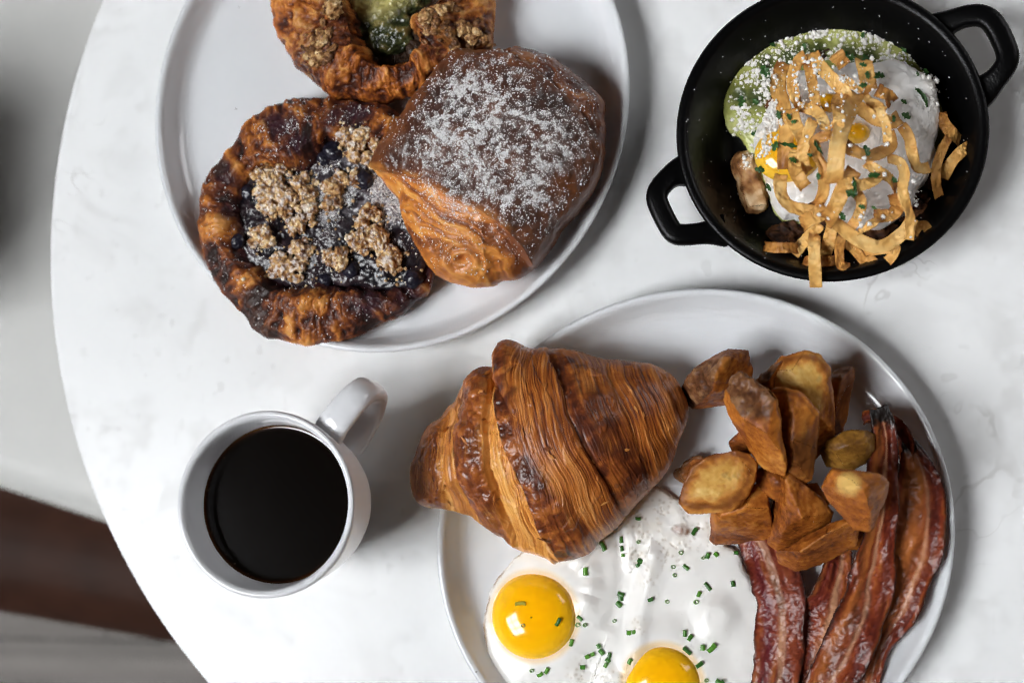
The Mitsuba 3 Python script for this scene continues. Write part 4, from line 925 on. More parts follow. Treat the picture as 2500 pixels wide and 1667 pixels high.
def potato(label, pts, h_low, seed, top=FRY, side=FRY, skin=None, rim=0.0, bright=None, dark=None):
    """pts: (x, y, h in mm) of the corners and ridges seen from above, in ZA pixels; the body reaches down to h_low, drawn in."""
    R = np.array(pts, float); P = at(ZA(R[:, :2]), R[:, 2] / 1000)
    c = P.mean(0)
    low = P.copy(); low[:, :2] = c[:2] + (P[:, :2] - c[:2]) * 0.78; low[:, 2] = np.minimum(TZ + h_low, P[:, 2] - 0.006)
    out = c + (P - c) * [1.15, 1.15, 1.02]
    V, F, e, fn = hull_lump(np.vstack([out, low]), 0.0012, 13, 0.0004, 200, seed)
    n0 = vnormals(V, F)
    big, fine, mott = noise3(V, 60, seed + 1, 3), noise3(V, 700, seed + 2, 2), noise3(V, 230, seed + 3, 3)
    up = sst(0.55, 0.85, n0[:, 2] + (big - 0.5) * 0.2)
    t_ = np.clip(0.5 + (mott - 0.5) * 0.7 + (fine - 0.5) * 0.9 + (big - 0.5) * 1.5, 0, 1)
    c_ = ramp(t_, side) * (1 - up[:, None]) + ramp(t_, top) * up[:, None]
    if rim:                                     # browner towards the rim of a cut face
        hull = shapely.MultiPoint(P[:, :2]).convex_hull.exterior
        L = np.array([hull.interpolate(x, normalized=True).coords[0] for x in np.linspace(0, 1, 240)])
        d_ = cKDTree(L).query(V[:, :2])[0] + (mott - 0.5) * rim * 0.7
        c_ = lerpc(c_, ramp(t_, OR), 0.85 * sst(rim, rim * 0.25, d_)); c_ = lerpc(c_, (0.15, 0.042, 0.009), 0.8 * sst(rim * 0.35, 0.0, d_))
    if skin is not None:
        d_ = np.array(skin, float); d_ /= np.linalg.norm(d_); sk = sst(0.25, 0.60, n0 @ d_ + (big - 0.5) * 0.6)
        c_ = lerpc(c_, ramp(t_, SKIN), sk); wr_ = noise3(V, 190, seed + 4, 3)
        V = V + n0 * (sk * ((wr_ - 0.5) * 0.0036 + (noise3(V, 420, seed + 5, 2) - 0.5) * 0.0012))[:, None]; c_ = lerpc(c_, (0.30, 0.155, 0.07), sk * sst(0.58, 0.72, wr_) * 0.6)
    if bright is not None:
        q_ = at(ZA([bright[:2]]), 0.06)[0]; c_ = lerpc(c_, (0.70, 0.46, 0.14), 0.85 * sst(0.35, 0.9, np.exp(-((np.hypot(V[:, 0] - q_[0], V[:, 1] - q_[1])) / (bright[2] * 0.7e-4)) ** 2) + (mott - 0.5) * 0.3))
    if dark is not None:
        q_ = at(ZA([dark[:2]]), 0.055)[0]; c_ = lerpc(c_, (0.075, 0.026, 0.008), 0.8 * np.clip(np.exp(-((np.hypot(V[:, 0] - q_[0], V[:, 1] - q_[1])) / (dark[2] * 0.7e-4)) ** 2) * 1.3 + (mott - 0.5) * 0.9, 0, 1))
    c_ = lerpc(c_, (0.30, 0.082, 0.012), sst(0.35, 1.0, e + (mott - 0.5) * 0.5) * 0.45); c_ = lerpc(c_, (0.085, 0.024, 0.007), sst(0.9, 2.2, e + (mott - 0.5) * 1.0) * 0.7)
    c_ = lerpc(c_, (0.075, 0.022, 0.007), sst(0.66, 0.80, mott) * 0.3)
    V = V + n0 * ((mott - 0.5) * 0.0007 + (fine - 0.5) * 0.0005 + (big - 0.5) * 0.0040)[:, None]
    key = thing('potato_wedge', label, 'potato', POT)
    scene[key] = mikit.ply((V, F), 'fried', smooth=True, color=c_)


b0 = PF_H + 0.0003
G2 = [(0.13, 0.034, 0.007), (0.24, 0.073, 0.011), (0.36, 0.122, 0.018), (0.47, 0.195, 0.036)]
OR = [(0.18, 0.045, 0.008), (0.32, 0.092, 0.013), (0.44, 0.145, 0.021), (0.56, 0.24, 0.046)]
OLIVE = [(0.10, 0.040, 0.007), (0.17, 0.076, 0.012), (0.25, 0.118, 0.019), (0.34, 0.175, 0.036)]
potato('potato wedge lying apart at the upper left of the pile beside the croissant', [(40, 300, 14), (110, 200, 24), (200, 140, 30), (330, 60, 30), (450, 75, 27), (488, 180, 23), (485, 300, 17), (320, 405, 11), (120, 430, 9), (70, 370, 9), (310, 120, 41), (245, 240, 42), (235, 320, 35)], b0, 201, FRY, FRY, (-0.9, -0.3, 0.3))
potato('brown potato wedge mostly hidden behind the pale cut one at the top of the pile', [(490, 300, 38), (560, 230, 44), (660, 165, 48), (690, 140, 48), (650, 330, 42), (600, 385, 38), (520, 335, 38), (600, 260, 50)], b0, 202, FRY, FRY, (-0.7, 0.2, 0.5))
potato('potato wedge with brown skin at the right top of the pile', [(1030, 260, 36), (1130, 190, 40), (1238, 158, 38), (1248, 230, 34), (1205, 390, 28), (1172, 580, 18), (1120, 605, 18), (1050, 500, 28), (1030, 400, 34), (1160, 240, 45), (1130, 420, 38)], b0, 203, FRY, FRY, (0.2, 0.5, 0.6))
potato('very dark potato piece deep in shadow at the left of the pile', [(305, 655, 20), (370, 588, 25), (435, 650, 23), (445, 725, 20), (340, 715, 16)], b0, 204, FRY, FRY)
potato('smooth olive coloured potato wedge beside the charred bacon', [(960, 720, 36), (1010, 655, 40), (1110, 600, 42), (1260, 588, 42), (1315, 620, 40), (1305, 720, 38), (1250, 800, 34), (1150, 842, 30), (1010, 820, 30), (1150, 690, 47), (1060, 720, 44), (1240, 680, 46)], b0 + 0.004, 205, OLIVE, OLIVE)
potato('dark brown wedge behind the pale cut potato at the left of the pile', [(-10, 950, 24), (40, 880, 34), (130, 795, 42), (200, 800, 44), (110, 1020, 30), (0, 1010, 20)], b0, 206, FRY, FRY, (-0.5, 0.6, 0.5))
potato('brown potato wedge in the shadow between the pile and the bacon', [(1185, 1200, 34), (1290, 1075, 36), (1305, 1100, 36), (1285, 1300, 28), (1235, 1385, 24), (1175, 1385, 24)], b0, 207, FRY, FRY)
potato('dark potato piece in the hollow in the middle of the pile', [(500, 860, 24), (600, 810, 28), (740, 870, 28), (760, 1000, 26), (640, 1040, 24), (530, 980, 22), (640, 920, 33)], b0, 216, FRY, FRY)
potato('dark potato piece under the olive wedge', [(880, 800, 24), (960, 780, 28), (1080, 830, 28), (1060, 930, 26), (940, 930, 24)], b0, 217, FRY, FRY)
potato('small dark potato piece half hidden left of the bright orange wedge', [(850, 960, 28), (950, 950, 30), (1030, 1080, 28), (970, 1140, 26), (880, 1070, 26)], b0, 218, FRY, FRY)
potato('dark potato piece tucked between the pale cut half and the skin-on wedge', [(420, 770, 26), (520, 740, 30), (600, 830, 28), (500, 880, 26), (440, 850, 24)], b0, 219, FRY, FRY)
potato('tall plain brown potato wedge in the middle of the pile', [(730, 925, 52), (780, 905, 54), (870, 975, 52), (1040, 1150, 44), (1025, 1205, 40), (900, 1335, 30), (700, 1365, 26), (645, 1335, 26), (645, 1150, 32), (715, 1000, 44), (752, 935, 57), (760, 1230, 48), (850, 1180, 53)], b0, 208, FRY, FRY)
potato('brown blocky potato wedge overlapping the fried egg', [(275, 1120, 40), (400, 1075, 44), (560, 985, 46), (592, 1000, 46), (615, 1090, 44), (645, 1305, 32), (440, 1352, 26), (285, 1365, 24), (250, 1330, 25), (258, 1240, 30), (320, 1180, 48), (480, 1125, 51), (618, 1130, 48)], b0 + 0.003, 209, OR, FRY)
potato('pale cut potato half with browned edges at the left of the pile', [(32, 1050, 44), (58, 960, 47), (130, 830, 50), (250, 760, 52), (370, 738, 52), (470, 768, 50), (515, 812, 48), (495, 920, 46), (440, 1025, 44), (370, 1095, 42), (250, 1105, 41), (100, 1105, 42)], b0 + 0.006, 210, CUT, FRY, rim=0.0075)
potato('potato wedge with dark wrinkled skin at the upper left of the pile', [(325, 340, 50), (325, 420, 46), (405, 250, 55), (560, 345, 60), (605, 400, 60), (635, 510, 57), (360, 545, 42), (450, 690, 36), (560, 805, 34), (662, 838, 34), (668, 780, 42), (430, 520, 60), (560, 600, 60), (640, 700, 52)], b0 + 0.012, 211, OR, OR, (-0.25, 0.80, 0.55))
potato('large pale golden potato half at the top of the pile', [(652, 195, 58), (730, 105, 60), (880, 85, 61), (970, 115, 59), (1028, 180, 57), (1045, 400, 54), (1078, 590, 44), (1072, 640, 40), (940, 755, 36), (800, 700, 40), (650, 420, 52), (960, 470, 60), (800, 200, 63)], b0 + 0.018, 212, CUT, OR, rim=0.0055)
potato('long golden brown wedge lying on the front of the pale potato half', [(648, 400, 62), (665, 340, 63), (740, 330, 69), (830, 345, 69), (905, 440, 67), (955, 500, 63), (935, 700, 57), (905, 900, 48), (860, 930, 46), (750, 880, 49), (690, 800, 52), (635, 640, 57), (632, 530, 60), (790, 480, 71), (790, 640, 69), (810, 780, 60)], b0 + 0.026, 213, G2, FRY, rim=0.003, dark=(890, 760, 150))
potato('small bright orange potato wedge at the right of the pile beside the bacon', [(910, 945, 50), (978, 842, 54), (1100, 848, 58), (1250, 868, 56), (1290, 920, 52), (1272, 1020, 46), (1185, 1195, 36), (1100, 1185, 36), (1020, 1105, 40), (935, 1005, 46), (1150, 950, 66), (1190, 1090, 52)], b0 + 0.012, 214, OR, OR, bright=(1155, 960, 95))
potato('long flat potato wedge lowest in the pile, lying on the bacon', [(695, 1390, 38), (760, 1368, 42), (900, 1330, 46), (1010, 1240, 50), (1080, 1205, 52), (1175, 1198, 52), (1205, 1250, 48), (1172, 1365, 40), (1050, 1425, 35), (960, 1485, 31), (820, 1520, 27), (715, 1465, 30), (1010, 1290, 55), (1150, 1218, 55), (850, 1400, 50)], b0 + 0.012, 215, G2, FRY)

# ------------------------------------------------------------------ what is in the skillet
SKF = 0.0051
SAUCE = Z2([(478, 620), (470, 480), (520, 330), (620, 230), (760, 150), (900, 105), (1060, 95), (1200, 100), (1340, 130), (1450, 190), (1540, 290), (1600, 390), (1640, 500), (1660, 640), (1600, 850), (1400, 1150), (1150, 1280), (900, 1250), (760, 1150), (700, 1000), (640, 860), (560, 735), (500, 700)])
S_C = tuple(Z2([(1080, 620)])[0])
D = Dome(SAUCE, 0.0105, SKF, lambda X, Y, rho, th: 0.0150 + 0.0035 * (noise3(np.c_[X, Y, X * 0], 55, 131, 3) - 0.5), nth=600, nr=150, p=8, q=2.2, foot=0.94, rough_edge=0.001, seed=130, center=S_C)
n1, n2 = noise3(D.V, 80, 132, 4), noise3(D.V, 300, 133, 3)
D.displace((n2 - 0.5) * 0.0012)
col = ramp(np.clip(0.55 + (n1 - 0.5) * 2.2 + (n2 - 0.5) * 0.6, 0, 1), [(0.09, 0.10, 0.020), (0.22, 0.23, 0.050), (0.37, 0.39, 0.115), (0.47, 0.48, 0.19)])
dk = np.clip(blobmask(D.V, [(x, y, r) for x, y, r in np.c_[Z2([(900, 285), (820, 300), (980, 270), (700, 330), (640, 520), (560, 510), (760, 420), (1130, 280), (1250, 300)]), np.array([40, 34, 34, 30, 36, 28, 50, 34, 34])]], 0.016) * 1.4 - 0.2 + (n2 - 0.5) * 0.7, 0, 1)
col = lerpc(col, (0.020, 0.035, 0.012), dk * 0.88)
SA = thing('green_sauce', 'pale green sauce pooled at the back of the skillet under the crumbled cheese', 'sauce')
scene[SA] = mikit.ply((D.V, D.F), 'shiny', smooth=True, color=col)
SAUCE_D = D


def fried(label, outline, center, h0, hm, hc, seed, yolks, ragged=0.002, brown=0.15):
    D_ = Dome(outline, hm, h0, lambda X, Y, rho, th: hc + 0.004 * (noise3(np.c_[X, Y, X * 0], 45, seed, 3) - 0.5), nth=560, nr=150, p=3.4, q=2.4, foot=0.9, rough_edge=ragged, seed=seed, center=center)
    a_, b2 = noise3(D_.V, 120, seed + 1, 4), noise3(D_.V, 420, seed + 2, 3)
    D_.displace((a_ - 0.5) * 0.0034 + (b2 - 0.5) * 0.0009)
    c_ = lerpc(np.full((len(D_.V), 3), 0.78) * [1, 0.985, 0.95], np.array([0.62, 0.57, 0.48]), np.clip((a_ - 0.45) * 2.2, 0, 1) * 0.7)
    c_ = lerpc(c_, (0.40, 0.22, 0.09), sst(0.90, 1.0, D_.rho) * sst(0.5, 0.62, a_) * brown)
    k_ = thing('fried_egg', label, 'fried egg')
    for (x, y, r_) in yolks:
        m_ = blobmask(D_.V, [(*Z2([(x, y)])[0], r_ * 0.459 * 1.25)], hc)
        c_ = lerpc(c_, (0.80, 0.52, 0.16), sst(0.25, 0.75, m_ + (b2 - 0.5) * 0.1) * 0.8)
    put(k_ + '__white', (D_.V, D_.F), 'shiny', color=c_)
    tr_ = [D_.top_tree()]
    for (x, y, r_) in yolks:
        c = at(Z2([(x, y)]), hc + 0.003)[0]; R_ = r_ * 0.459 * 0.000205
        n = 110; t_ = np.arange(n) / n * 2 * np.pi; ro = np.linspace(1.0, 0.03, 40)
        xy = np.stack([np.outer(ro, np.cos(t_)) * R_ * 1.12 + c[0], np.outer(ro, np.sin(t_)) * R_ * 0.95 + c[1]], -1).reshape(-1, 2)
        zb = sample_top(tr_, xy); zb = np.where(zb < 0, TZ + hm, zb)
        V = np.c_[xy, np.full(len(xy), np.median(zb)) - 0.0015 + 0.0075 * np.repeat(np.sqrt(1 - ro ** 2.2 * 0.999), n) + (noise3(np.c_[xy, xy[:, :1] * 0], 80, seed, 2) - 0.5) * 0.0012]
        put(k_ + '__yolk', (V, grid_faces(n, 40, True)), 'wet', color=ramp(np.repeat(ro, n), [(0.82, 0.40, 0.01), (0.82, 0.42, 0.015), (0.83, 0.50, 0.05)]))
        tr_.append((cKDTree(V[:, :2]), V))
    return D_, tr_


DL, tl = fried('bright fried egg with a runny yolk at the left in the skillet', Z2([(760, 480), (700, 600), (655, 700), (640, 770), (652, 850), (690, 915), (702, 960), (720, 1050), (742, 1115), (800, 1155), (880, 1178), (980, 1165), (1080, 1100), (1130, 950), (1110, 800), (1080, 650), (1060, 520), (1010, 430), (930, 395), (850, 410)]), tuple(Z2([(880, 790)])[0]), 0.014, 0.024, 0.040, 140, [(815, 810, 150), (1030, 530, 52)])
DR, tr2 = fried('pale fried egg with ruffled white in the shade at the right in the skillet', Z2([(1040, 400), (1130, 352), (1220, 340), (1330, 345), (1420, 345), (1500, 385), (1560, 440), (1602, 510), (1618, 600), (1604, 700), (1582, 800), (1560, 920), (1512, 1010), (1470, 1100), (1380, 1165), (1250, 1212), (1130, 1205), (1000, 1120), (960, 1000), (980, 800), (990, 560)]), tuple(Z2([(1290, 780)])[0]), 0.012, 0.024, 0.041, 150, [(1185, 700, 56)])
V, F, e, _ = hull_lump(np.vstack([at(Z2([(525, 800), (560, 752), (640, 742), (710, 860), (725, 960), (742, 1060), (680, 1106), (615, 1090), (578, 1000), (548, 900)]), 0.022), at(Z2([(560, 790), (640, 770), (700, 960), (715, 1050), (640, 1060), (600, 950)]), 0.030), at(Z2([(540, 820), (640, 770), (720, 1040), (640, 1090), (580, 980)]), 0.008)]), 0.0011, 14, 0.0020, 200, 160)
mo = noise3(V, 180, 161, 4)
k_ = thing('crisp_potato', 'browned crisp potato piece beside the bright fried egg in the skillet', 'potato')
scene[k_] = mikit.ply((V, F), 'crust', smooth=True, color=ramp(np.clip(0.5 + (mo - 0.5) * 2.4, 0, 1), [(0.10, 0.040, 0.014), (0.27, 0.115, 0.040), (0.44, 0.245, 0.105), (0.58, 0.41, 0.24)]))
tp_ = (cKDTree(V[:, :2]), V)
# browned hash under the eggs, mostly hidden
for i, (x, y, r_) in enumerate([(1000, 1230, 130), (1250, 1240, 120), (1480, 1090, 100), (820, 1260, 100), (1560, 940, 70), (980, 300, 60), (720, 560, 50)]):
    c = at(Z2([(x, y)]), 0.012)[0]; s_ = trimesh.creation.icosphere(4); R_ = r_ * 0.459 * 0.000205
    V = s_.vertices * (1 + 1.5 * (noise3(s_.vertices + i * 3, 2.4, 170 + i, 5) - 0.5))[:, None] * [R_, R_ * 0.8, 0.007] + [c[0], c[1], TZ + 0.010]
    k_ = thing('hash_piece', ['browned hash piece under the front strips', 'browned hash piece under the right front of the pale egg', 'browned hash piece at the lower right of the pale egg', 'browned hash piece at the left front of the skillet floor', 'browned hash piece at the right edge of the pale egg', 'browned hash piece in the sauce behind the strips', 'browned reddish hash piece in the sauce at the left'][i] + ' in the skillet', 'hash')
    scene[k_] = mikit.ply((V, s_.faces), 'matte', smooth=True, color=ramp(np.clip(0.5 + (noise3(V, 260, 180 + i, 3) - 0.5) * 2, 0, 1), [(0.012, 0.006, 0.004), (0.035, 0.013, 0.006), (0.08, 0.030, 0.010), (0.16, 0.062, 0.02)]))
pan_trees = [SAUCE_D.top_tree()] + tl + tr2 + [tp_]

# tortilla strips
TS = 'fried tortilla strips piled on the eggs in the skillet'
STR = [(70, [(795, 338), (768, 400), (762, 470), (790, 570), (808, 690), (800, 800), (800, 900)]), (52, [(905, 292), (855, 350), (835, 430), (850, 520), (870, 560)]), (58, [(945, 285), (1000, 375), (1060, 432), (1108, 480), (1128, 530)]), (74, [(1212, 322), (1232, 400), (1248, 485)]), (48, [(918, 330), (935, 400), (950, 480), (965, 570), (985, 600)]),
       (64, [(1180, 560), (1230, 605), (1290, 640), (1350, 650), (1405, 625)]), (50, [(1210, 500), (1262, 552), (1325, 596)]), (50, [(858, 575), (925, 580), (985, 615), (1012, 690)]), (62, [(835, 585), (850, 660), (880, 720), (905, 775)]), (52, [(945, 640), (915, 740), (892, 820), (900, 880), (922, 915)]), (56, [(1105, 500), (1075, 560), (1085, 640), (1060, 690)]),
       (72, [(1180, 500), (1140, 590), (1095, 700), (1075, 800), (1065, 900), (1058, 972)]), (46, [(1065, 722), (1000, 730), (952, 760), (960, 815), (1000, 900), (1002, 1000), (975, 1080), (930, 1110)]), (56, [(1110, 765), (1170, 805), (1240, 832), (1310, 815), (1362, 770), (1345, 705)]), (48, [(1228, 865), (1290, 910), (1350, 950), (1388, 1003)]),
       (46, [(1345, 845), (1410, 868), (1432, 925), (1420, 1010), (1440, 1090), (1462, 1160), (1455, 1275)]), (50, [(1415, 670), (1460, 740), (1478, 830), (1505, 895), (1565, 890)]), (60, [(860, 800), (850, 890), (878, 955), (905, 998)]), (60, [(780, 930), (772, 1000), (795, 1070), (860, 1112), (930, 1126), (1000, 1122)]), (72, [(1018, 1105), (950, 1155), (888, 1195)]),
       (68, [(1165, 910), (1100, 1020), (1065, 1100), (1015, 1185)]), (60, [(1028, 1150), (1090, 1205), (1180, 1270), (1290, 1312), (1385, 1270), (1475, 1165)]), (54, [(1290, 945), (1235, 978), (1165, 990), (1140, 960)]), (46, [(1180, 1030), (1205, 1090), (1182, 1160), (1150, 1205)]), (62, [(1270, 1150), (1350, 1148), (1392, 1110), (1382, 1030)]), (58, [(985, 1190), (920, 1265), (845, 1352)]),
       (58, [(1055, 1180), (1032, 1275), (1010, 1365)]), (58, [(955, 1250), (953, 1330), (957, 1420), (963, 1528)]), (44, [(1105, 1255), (1085, 1340), (1098, 1418), (1142, 1422)]), (44, [(1120, 1290), (1180, 1345), (1230, 1392), (1282, 1368)]), (50, [(1200, 1345), (1300, 1322), (1385, 1325), (1345, 1390)]), (50, [(690, 1312), (780, 1318), (862, 1325)]), (44, [(1668, 735), (1622, 830), (1600, 920), (1618, 1045)]),
       (54, [(1765, 785), (1695, 850), (1640, 945)]), (54, [(1625, 600), (1680, 700), (1728, 752)]), (68, [(1065, 285), (1112, 352)]), (66, [(1285, 480), (1325, 500), (1365, 545)]), (40, [(1485, 1245), (1530, 1195), (1565, 1245)]), (38, [(1195, 1235), (1240, 1205), (1282, 1175)]), (30, [(1115, 408), (1160, 460), (1212, 485)]), (40, [(1290, 570), (1340, 690), (1345, 760)]), (50, [(1060, 1385), (960, 1395), (900, 1385)])]
OUT = {25: 1, 26: 1, 27: 1, 28: 1, 29: 1, 30: 1, 31: 1, 32: 1, 33: 1, 34: 1, 37: 1, 41: 1}
STL = ['wide upright tortilla strip at the left end of the pile', 'short pale tortilla strip arching at the upper left top of the pile', 'tortilla strip slanting at the top of the pile beside the small yolk', 'short wide tortilla strip standing at the top right of the pile', 'narrow tortilla strip running down just left of the small yolk', 'curved wide tortilla strip bending over the pale egg at the right of the pile', 'tortilla strip lying just above the curved one at the right of the pile', 'tortilla strip arching below the small yolk', 'short wide tortilla strip beside the tall left strip', 'narrow pointed tortilla strip hanging left of the S-curled one', 'short tortilla strip right of the small yolk', 'long central tortilla strip standing upright across the middle of the pile', 'thin tortilla strip curled like an S over the left yolk', 'tortilla strip swinging right from the middle of the pile to the big yolk', 'short slanting tortilla strip in the right middle of the pile', 'thin wavy tortilla strip running down the right side of the pile', 'tortilla strip bending away over the pale egg at the far right', 'wide tortilla strip lying across the left yolk', 'curved tortilla strip hugging the lower left of the bright egg', 'short wide tortilla strip just above the front left of the pile', 'wide slanting tortilla strip below the middle of the pile', 'long swooping tortilla strip across the front of the pile', 'short tortilla strip curled over at the right middle of the pile', 'short bowed tortilla strip near the dark herb clump', 'broad folded tortilla chip piece at the lower right of the pile', 'tortilla strip slanting to the lower left at the front of the pile', 'tortilla strip pointing down at the front middle of the pile', 'tortilla strip hanging over the front rim of the skillet', 'thin hooked tortilla strip right of the one on the rim', 'thin slanting tortilla strip at the front right of the skillet', 'tortilla strip with a folded end at the front right of the skillet', 'dark tortilla strip lying in shadow at the front left of the skillet', 'bent dark tortilla strip leaning beside the right wall of the skillet', 'tortilla strip leaning against the right wall of the skillet', 'browned tortilla strip between the pale egg and the right wall of the skillet', 'browned square tortilla piece in the sauce at the top of the pile', 'browned square tortilla piece on the upper part of the pale egg', 'small tortilla scrap at the lower right edge of the skillet food', 'small tortilla scrap just above the long swooping strip', 'thin curled tortilla strip near the top right of the pile', 'narrow tortilla strip beside the big yolk on the pale egg', 'tortilla strip lying flat on the skillet floor at the very front']
for i, (w_, path) in enumerate(STR):
    g_ = np.random.default_rng(400 + i)
    p0 = np.array(path, float); pm = np.hypot((p0[:, 0] - 1090) / 420, (p0[:, 1] - 820) / 470)
    hb = (0.030 if i in OUT else 0.041) + (0.0 if i in OUT else 0.033) * np.exp(-pm ** 2 * 1.8) + 0.00028 * i * (i not in OUT) + g_.uniform(-0.002, 0.003) + 0.008 * np.sin(np.linspace(0.2, 2.9, len(p0))) * g_.uniform(0.1, 1.2) + np.linspace(-0.5, 0.5, len(p0)) * g_.uniform(-0.010, 0.010)
    if i == 27: hb = np.array([0.034, 0.038, 0.041, 0.043])
    if i in (32, 33, 34): hb = hb - 0.004
    P = at(Z2(p0), hb); n = 70
    s0 = np.r_[0, np.cumsum(np.linalg.norm(np.diff(P[:, :2], axis=0), axis=1))]; s0 /= s0[-1]; u = np.linspace(0, 1, n)
    C = np.stack([PchipInterpolator(s0, P[:, k2])(u) for k2 in range(3)], 1)
    tan = np.gradient(C, axis=0); tan /= np.linalg.norm(tan, axis=1, keepdims=True); sd = np.cross(tan, [0, 0, 1.0]); sd /= np.linalg.norm(sd, axis=1, keepdims=True); up = np.cross(sd, tan)
    roll = np.radians(np.interp(u, [0, 0.35, 0.7, 1], g_.uniform(-20, 20, 4)))[:, None]
    half = w_ * 0.459 * 0.000200 / 2 * 1.10 * (1 + 0.10 * (meshkit.fbm(np.stack([u * 9, u * 0 + i, u * 0], 1), 2, 7) - 0.5)) / np.clip(np.cos(roll[:, 0]), 0.8, 1)
    V, F, uu, vv, tp = ribbon(C, sd * np.cos(roll) + up * np.sin(roll), half, 0.0009, n, 11, lambda a_, b_: 0.0006 * np.sin(a_ * 7 + i) * b_ + 0.0006 * b_ ** 2 + 0.0016 * (meshkit.fbm(np.stack(np.broadcast_arrays(a_ * 16, b_ * 2.0 + i, a_ * 0), -1), 3, 31) - 0.5))
    nz = noise3(V, 330, 410 + i, 3); ln_ = noise3(V, 90, 411 + i, 2)
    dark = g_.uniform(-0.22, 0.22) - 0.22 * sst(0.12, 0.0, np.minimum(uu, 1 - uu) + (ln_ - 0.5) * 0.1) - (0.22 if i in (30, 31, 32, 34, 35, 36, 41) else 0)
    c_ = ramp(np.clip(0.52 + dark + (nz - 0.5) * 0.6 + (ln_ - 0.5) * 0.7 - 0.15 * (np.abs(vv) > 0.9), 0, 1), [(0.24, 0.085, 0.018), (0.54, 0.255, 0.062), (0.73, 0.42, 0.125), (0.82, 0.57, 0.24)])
    V = V + vnormals(V, F) * ((nz - 0.5) * 0.0006)[:, None]
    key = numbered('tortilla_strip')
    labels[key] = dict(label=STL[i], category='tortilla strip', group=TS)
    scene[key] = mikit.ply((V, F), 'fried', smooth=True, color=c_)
    pan_trees.append((cKDTree(V[:, :2]), V))

# crumbled cheese and chopped herb leaves
g = np.random.default_rng(500)
pts = []
for (x, y, sx, sy, n) in [(1000, 150, 190, 36, 210), (1250, 190, 130, 50, 200), (800, 230, 120, 60, 210), (640, 350, 90, 80, 190), (1050, 270, 120, 40, 120), (560, 560, 50, 70, 130), (600, 640, 60, 40, 110), (700, 450, 70, 80, 120), (720, 700, 45, 110, 170), (700, 830, 40, 60, 70), (1480, 260, 60, 60, 80), (1580, 420, 40, 70, 50), (960, 450, 110, 60, 60), (900, 590, 80, 80, 60), (1150, 550, 90, 70, 60), (1560, 560, 40, 60, 30), (1500, 1060, 40, 50, 50), (1060, 700, 120, 200, 60), (1200, 1250, 150, 60, 40), (1340, 280, 80, 50, 90), (600, 830, 50, 60, 40), (1270, 900, 140, 180, 40), (1050, 550, 400, 430, 60)]:
    pts.append(np.c_[g.normal(x, sx * 0.62, n), g.normal(y, sy * 0.62, n)])
pts = np.vstack(pts); h_ = at(Z2(pts), 0.026); z = sample_top(pan_trees, h_[:, :2])
keep = g.random(len(pts)) < 0.72; r = 0.00024 + 0.0009 * g.random(len(pts)) ** 3.0
ok = (z > 0) & keep; P = np.c_[h_[:, :2], z + r * 0.4][ok]; r = r[ok]
ico = trimesh.creation.icosphere(1)
V, F = grains(P, r, 0.7, 501, (ico.vertices * (0.65 + 0.7 * g.random((len(ico.vertices), 1))), ico.faces))
k_ = thing('crumbled_cheese', 'crumbled white cheese scattered over the sauce and eggs in the skillet', 'cheese')
scene[k_] = mikit.ply((V, F), 'matte', smooth=True, color=np.full((len(V), 3), 0.78) * [1, 0.98, 0.92])
labels[k_]['kind'] = 'stuff'
# salt specks thrown on the dark iron
a_ = g.random(150) * 6.283; d_ = sr * g.uniform(0.55, 0.97, 150)
P = np.c_[sc_[0] + d_ * np.cos(a_), sc_[1] + d_ * np.sin(a_)]
zz = np.interp(d_, [q[0] for q in so[10:]][::-1], [q[1] for q in so[10:]][::-1]) + TZ + 0.0007
V, F = grains(np.c_[P, zz], g.uniform(0.00015, 0.00045, 150), 0.7, 503)
k_ = thing('salt', 'fine white specks of salt and cheese on the black skillet walls', 'salt'); labels[k_]['kind'] = 'stuff'
scene[k_] = mikit.ply((V, F), 'matte', smooth=True, color=np.full((len(V), 3), 0.7))

LEAVES = [(1160, 265, 60, 20), (1240, 270, 55, 70), (1120, 250, 50, 130), (1220, 140, 34, 100), (1445, 215, 40, 70), (1550, 375, 44, 80), (1195, 432, 36, 10), (1290, 430, 60, 20), (1215, 490, 40, 80), (1265, 500, 30, 10), (1520, 545, 110, 55), (1420, 575, 34, 40), (1432, 650, 50, 30), (1498, 408, 26, 70), (765, 690, 46, 80), (815, 715, 36, 60), (840, 745, 30, 0), (640, 700, 46, 0), (665, 930, 50, 20), (712, 1000, 44, 70), (835, 955, 40, 30), (918, 960, 28, 20), (955, 920, 84, 60), (820, 870, 100, 8), (745, 865, 50, 100), (1200, 925, 56, 70), (1140, 1110, 90, 80), (1120, 1150, 60, 20), (1345, 1040, 40, 50), (1240, 1042, 56, 0), (1180, 1190, 34, 20), (690, 340, 70, 60), (560, 500, 60, 100), (640, 500, 44, 30), (1030, 360, 26, 80), (1080, 1250, 44, 60), (1245, 1180, 26, 30), (960, 1060, 34, 80), (1350, 720, 34, 90), (1185, 590, 40, 0), (905, 195, 36, 60), (730, 190, 40, 30)]
leaves = []
HB = 'chopped herb leaves scattered in the skillet'
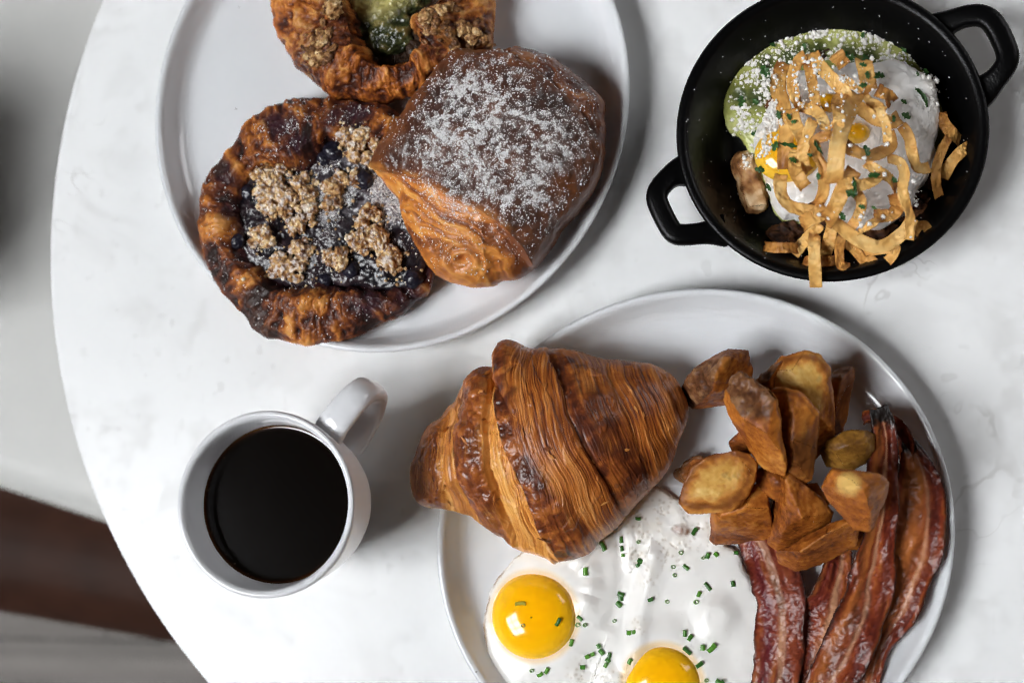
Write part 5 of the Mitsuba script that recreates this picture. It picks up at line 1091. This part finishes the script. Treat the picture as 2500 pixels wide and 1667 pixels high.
for i, (x, y, L, ang) in enumerate(LEAVES):
    g_ = np.random.default_rng(700 + i); c = at(Z2([(x, y)]), 0.030)[0]; z = sample_top(pan_trees, c[None, :2])[0]
    if z < 0: z = TZ + 0.012
    L2 = L * 0.459 * 0.0002; n = 15; u = np.linspace(0, 1, n); w = L2 * (0.30 if L < 80 else 0.10) * np.sin(np.pi * np.clip(u, 0.03, 0.97)) ** 0.7 * (1 + 0.35 * np.sin(u * 17 + i))
    a_ = -math.radians(ang) + g_.uniform(-0.2, 0.2); dx = np.array([math.cos(a_), math.sin(a_), 0]); bend = g_.uniform(-0.4, 0.4)
    C = c + (u - 0.5)[:, None] * L2 * dx + np.outer(bend * L2 * (u - 0.5) ** 2, [-dx[1], dx[0], 0]); C[:, 2] = z + 0.0009 + L2 * 0.14 * np.sin(np.pi * u) * g_.uniform(0.1, 1)
    sd = np.tile(np.array([-dx[1], dx[0], g_.uniform(-0.6, 0.6)]), (n, 1)); sd /= np.linalg.norm(sd, axis=1, keepdims=True)
    V, F, uu, vv, tp = ribbon(C, sd, w, 0.00035, n, 7, lambda p_, q_: L2 * 0.10 * np.abs(q_) + L2 * 0.05 * np.sin(p_ * 20 + q_ * 5))
    c_ = ramp(noise3(V, 400, 710 + i, 2) * 0.8 + (0.2 if i % 4 == 0 else 0), [(0.010, 0.034, 0.007), (0.020, 0.065, 0.012), (0.040, 0.115, 0.022), (0.085, 0.17, 0.035)])
    key = numbered('herb_leaf'); labels[key] = dict(label='', category='herb leaf', group=HB); leaves.append((x, y, 'long thin herb leaf' if L >= 80 else 'small herb leaf' if L < 42 else 'herb leaf', key))
    scene[key] = mikit.ply((V, F), 'crust', smooth=True, color=c_)
name_by_place(leaves, [(lambda x, y: y < 400 and x < 1000, 'in sauce at the upper left of the skillet'), (lambda x, y: y < 400, 'in the sauce behind the pale egg'), (lambda x, y: x < 700 and y < 720, 'in the sauce left of the bright egg'), (lambda x, y: x > 1390, 'on the right side of the pale egg'), (lambda x, y: x < 1000, 'on the bright egg in the skillet'), (lambda x, y: y < 700, 'on the upper part of the pale egg'), (lambda x, y: True, 'among the lower strips')])
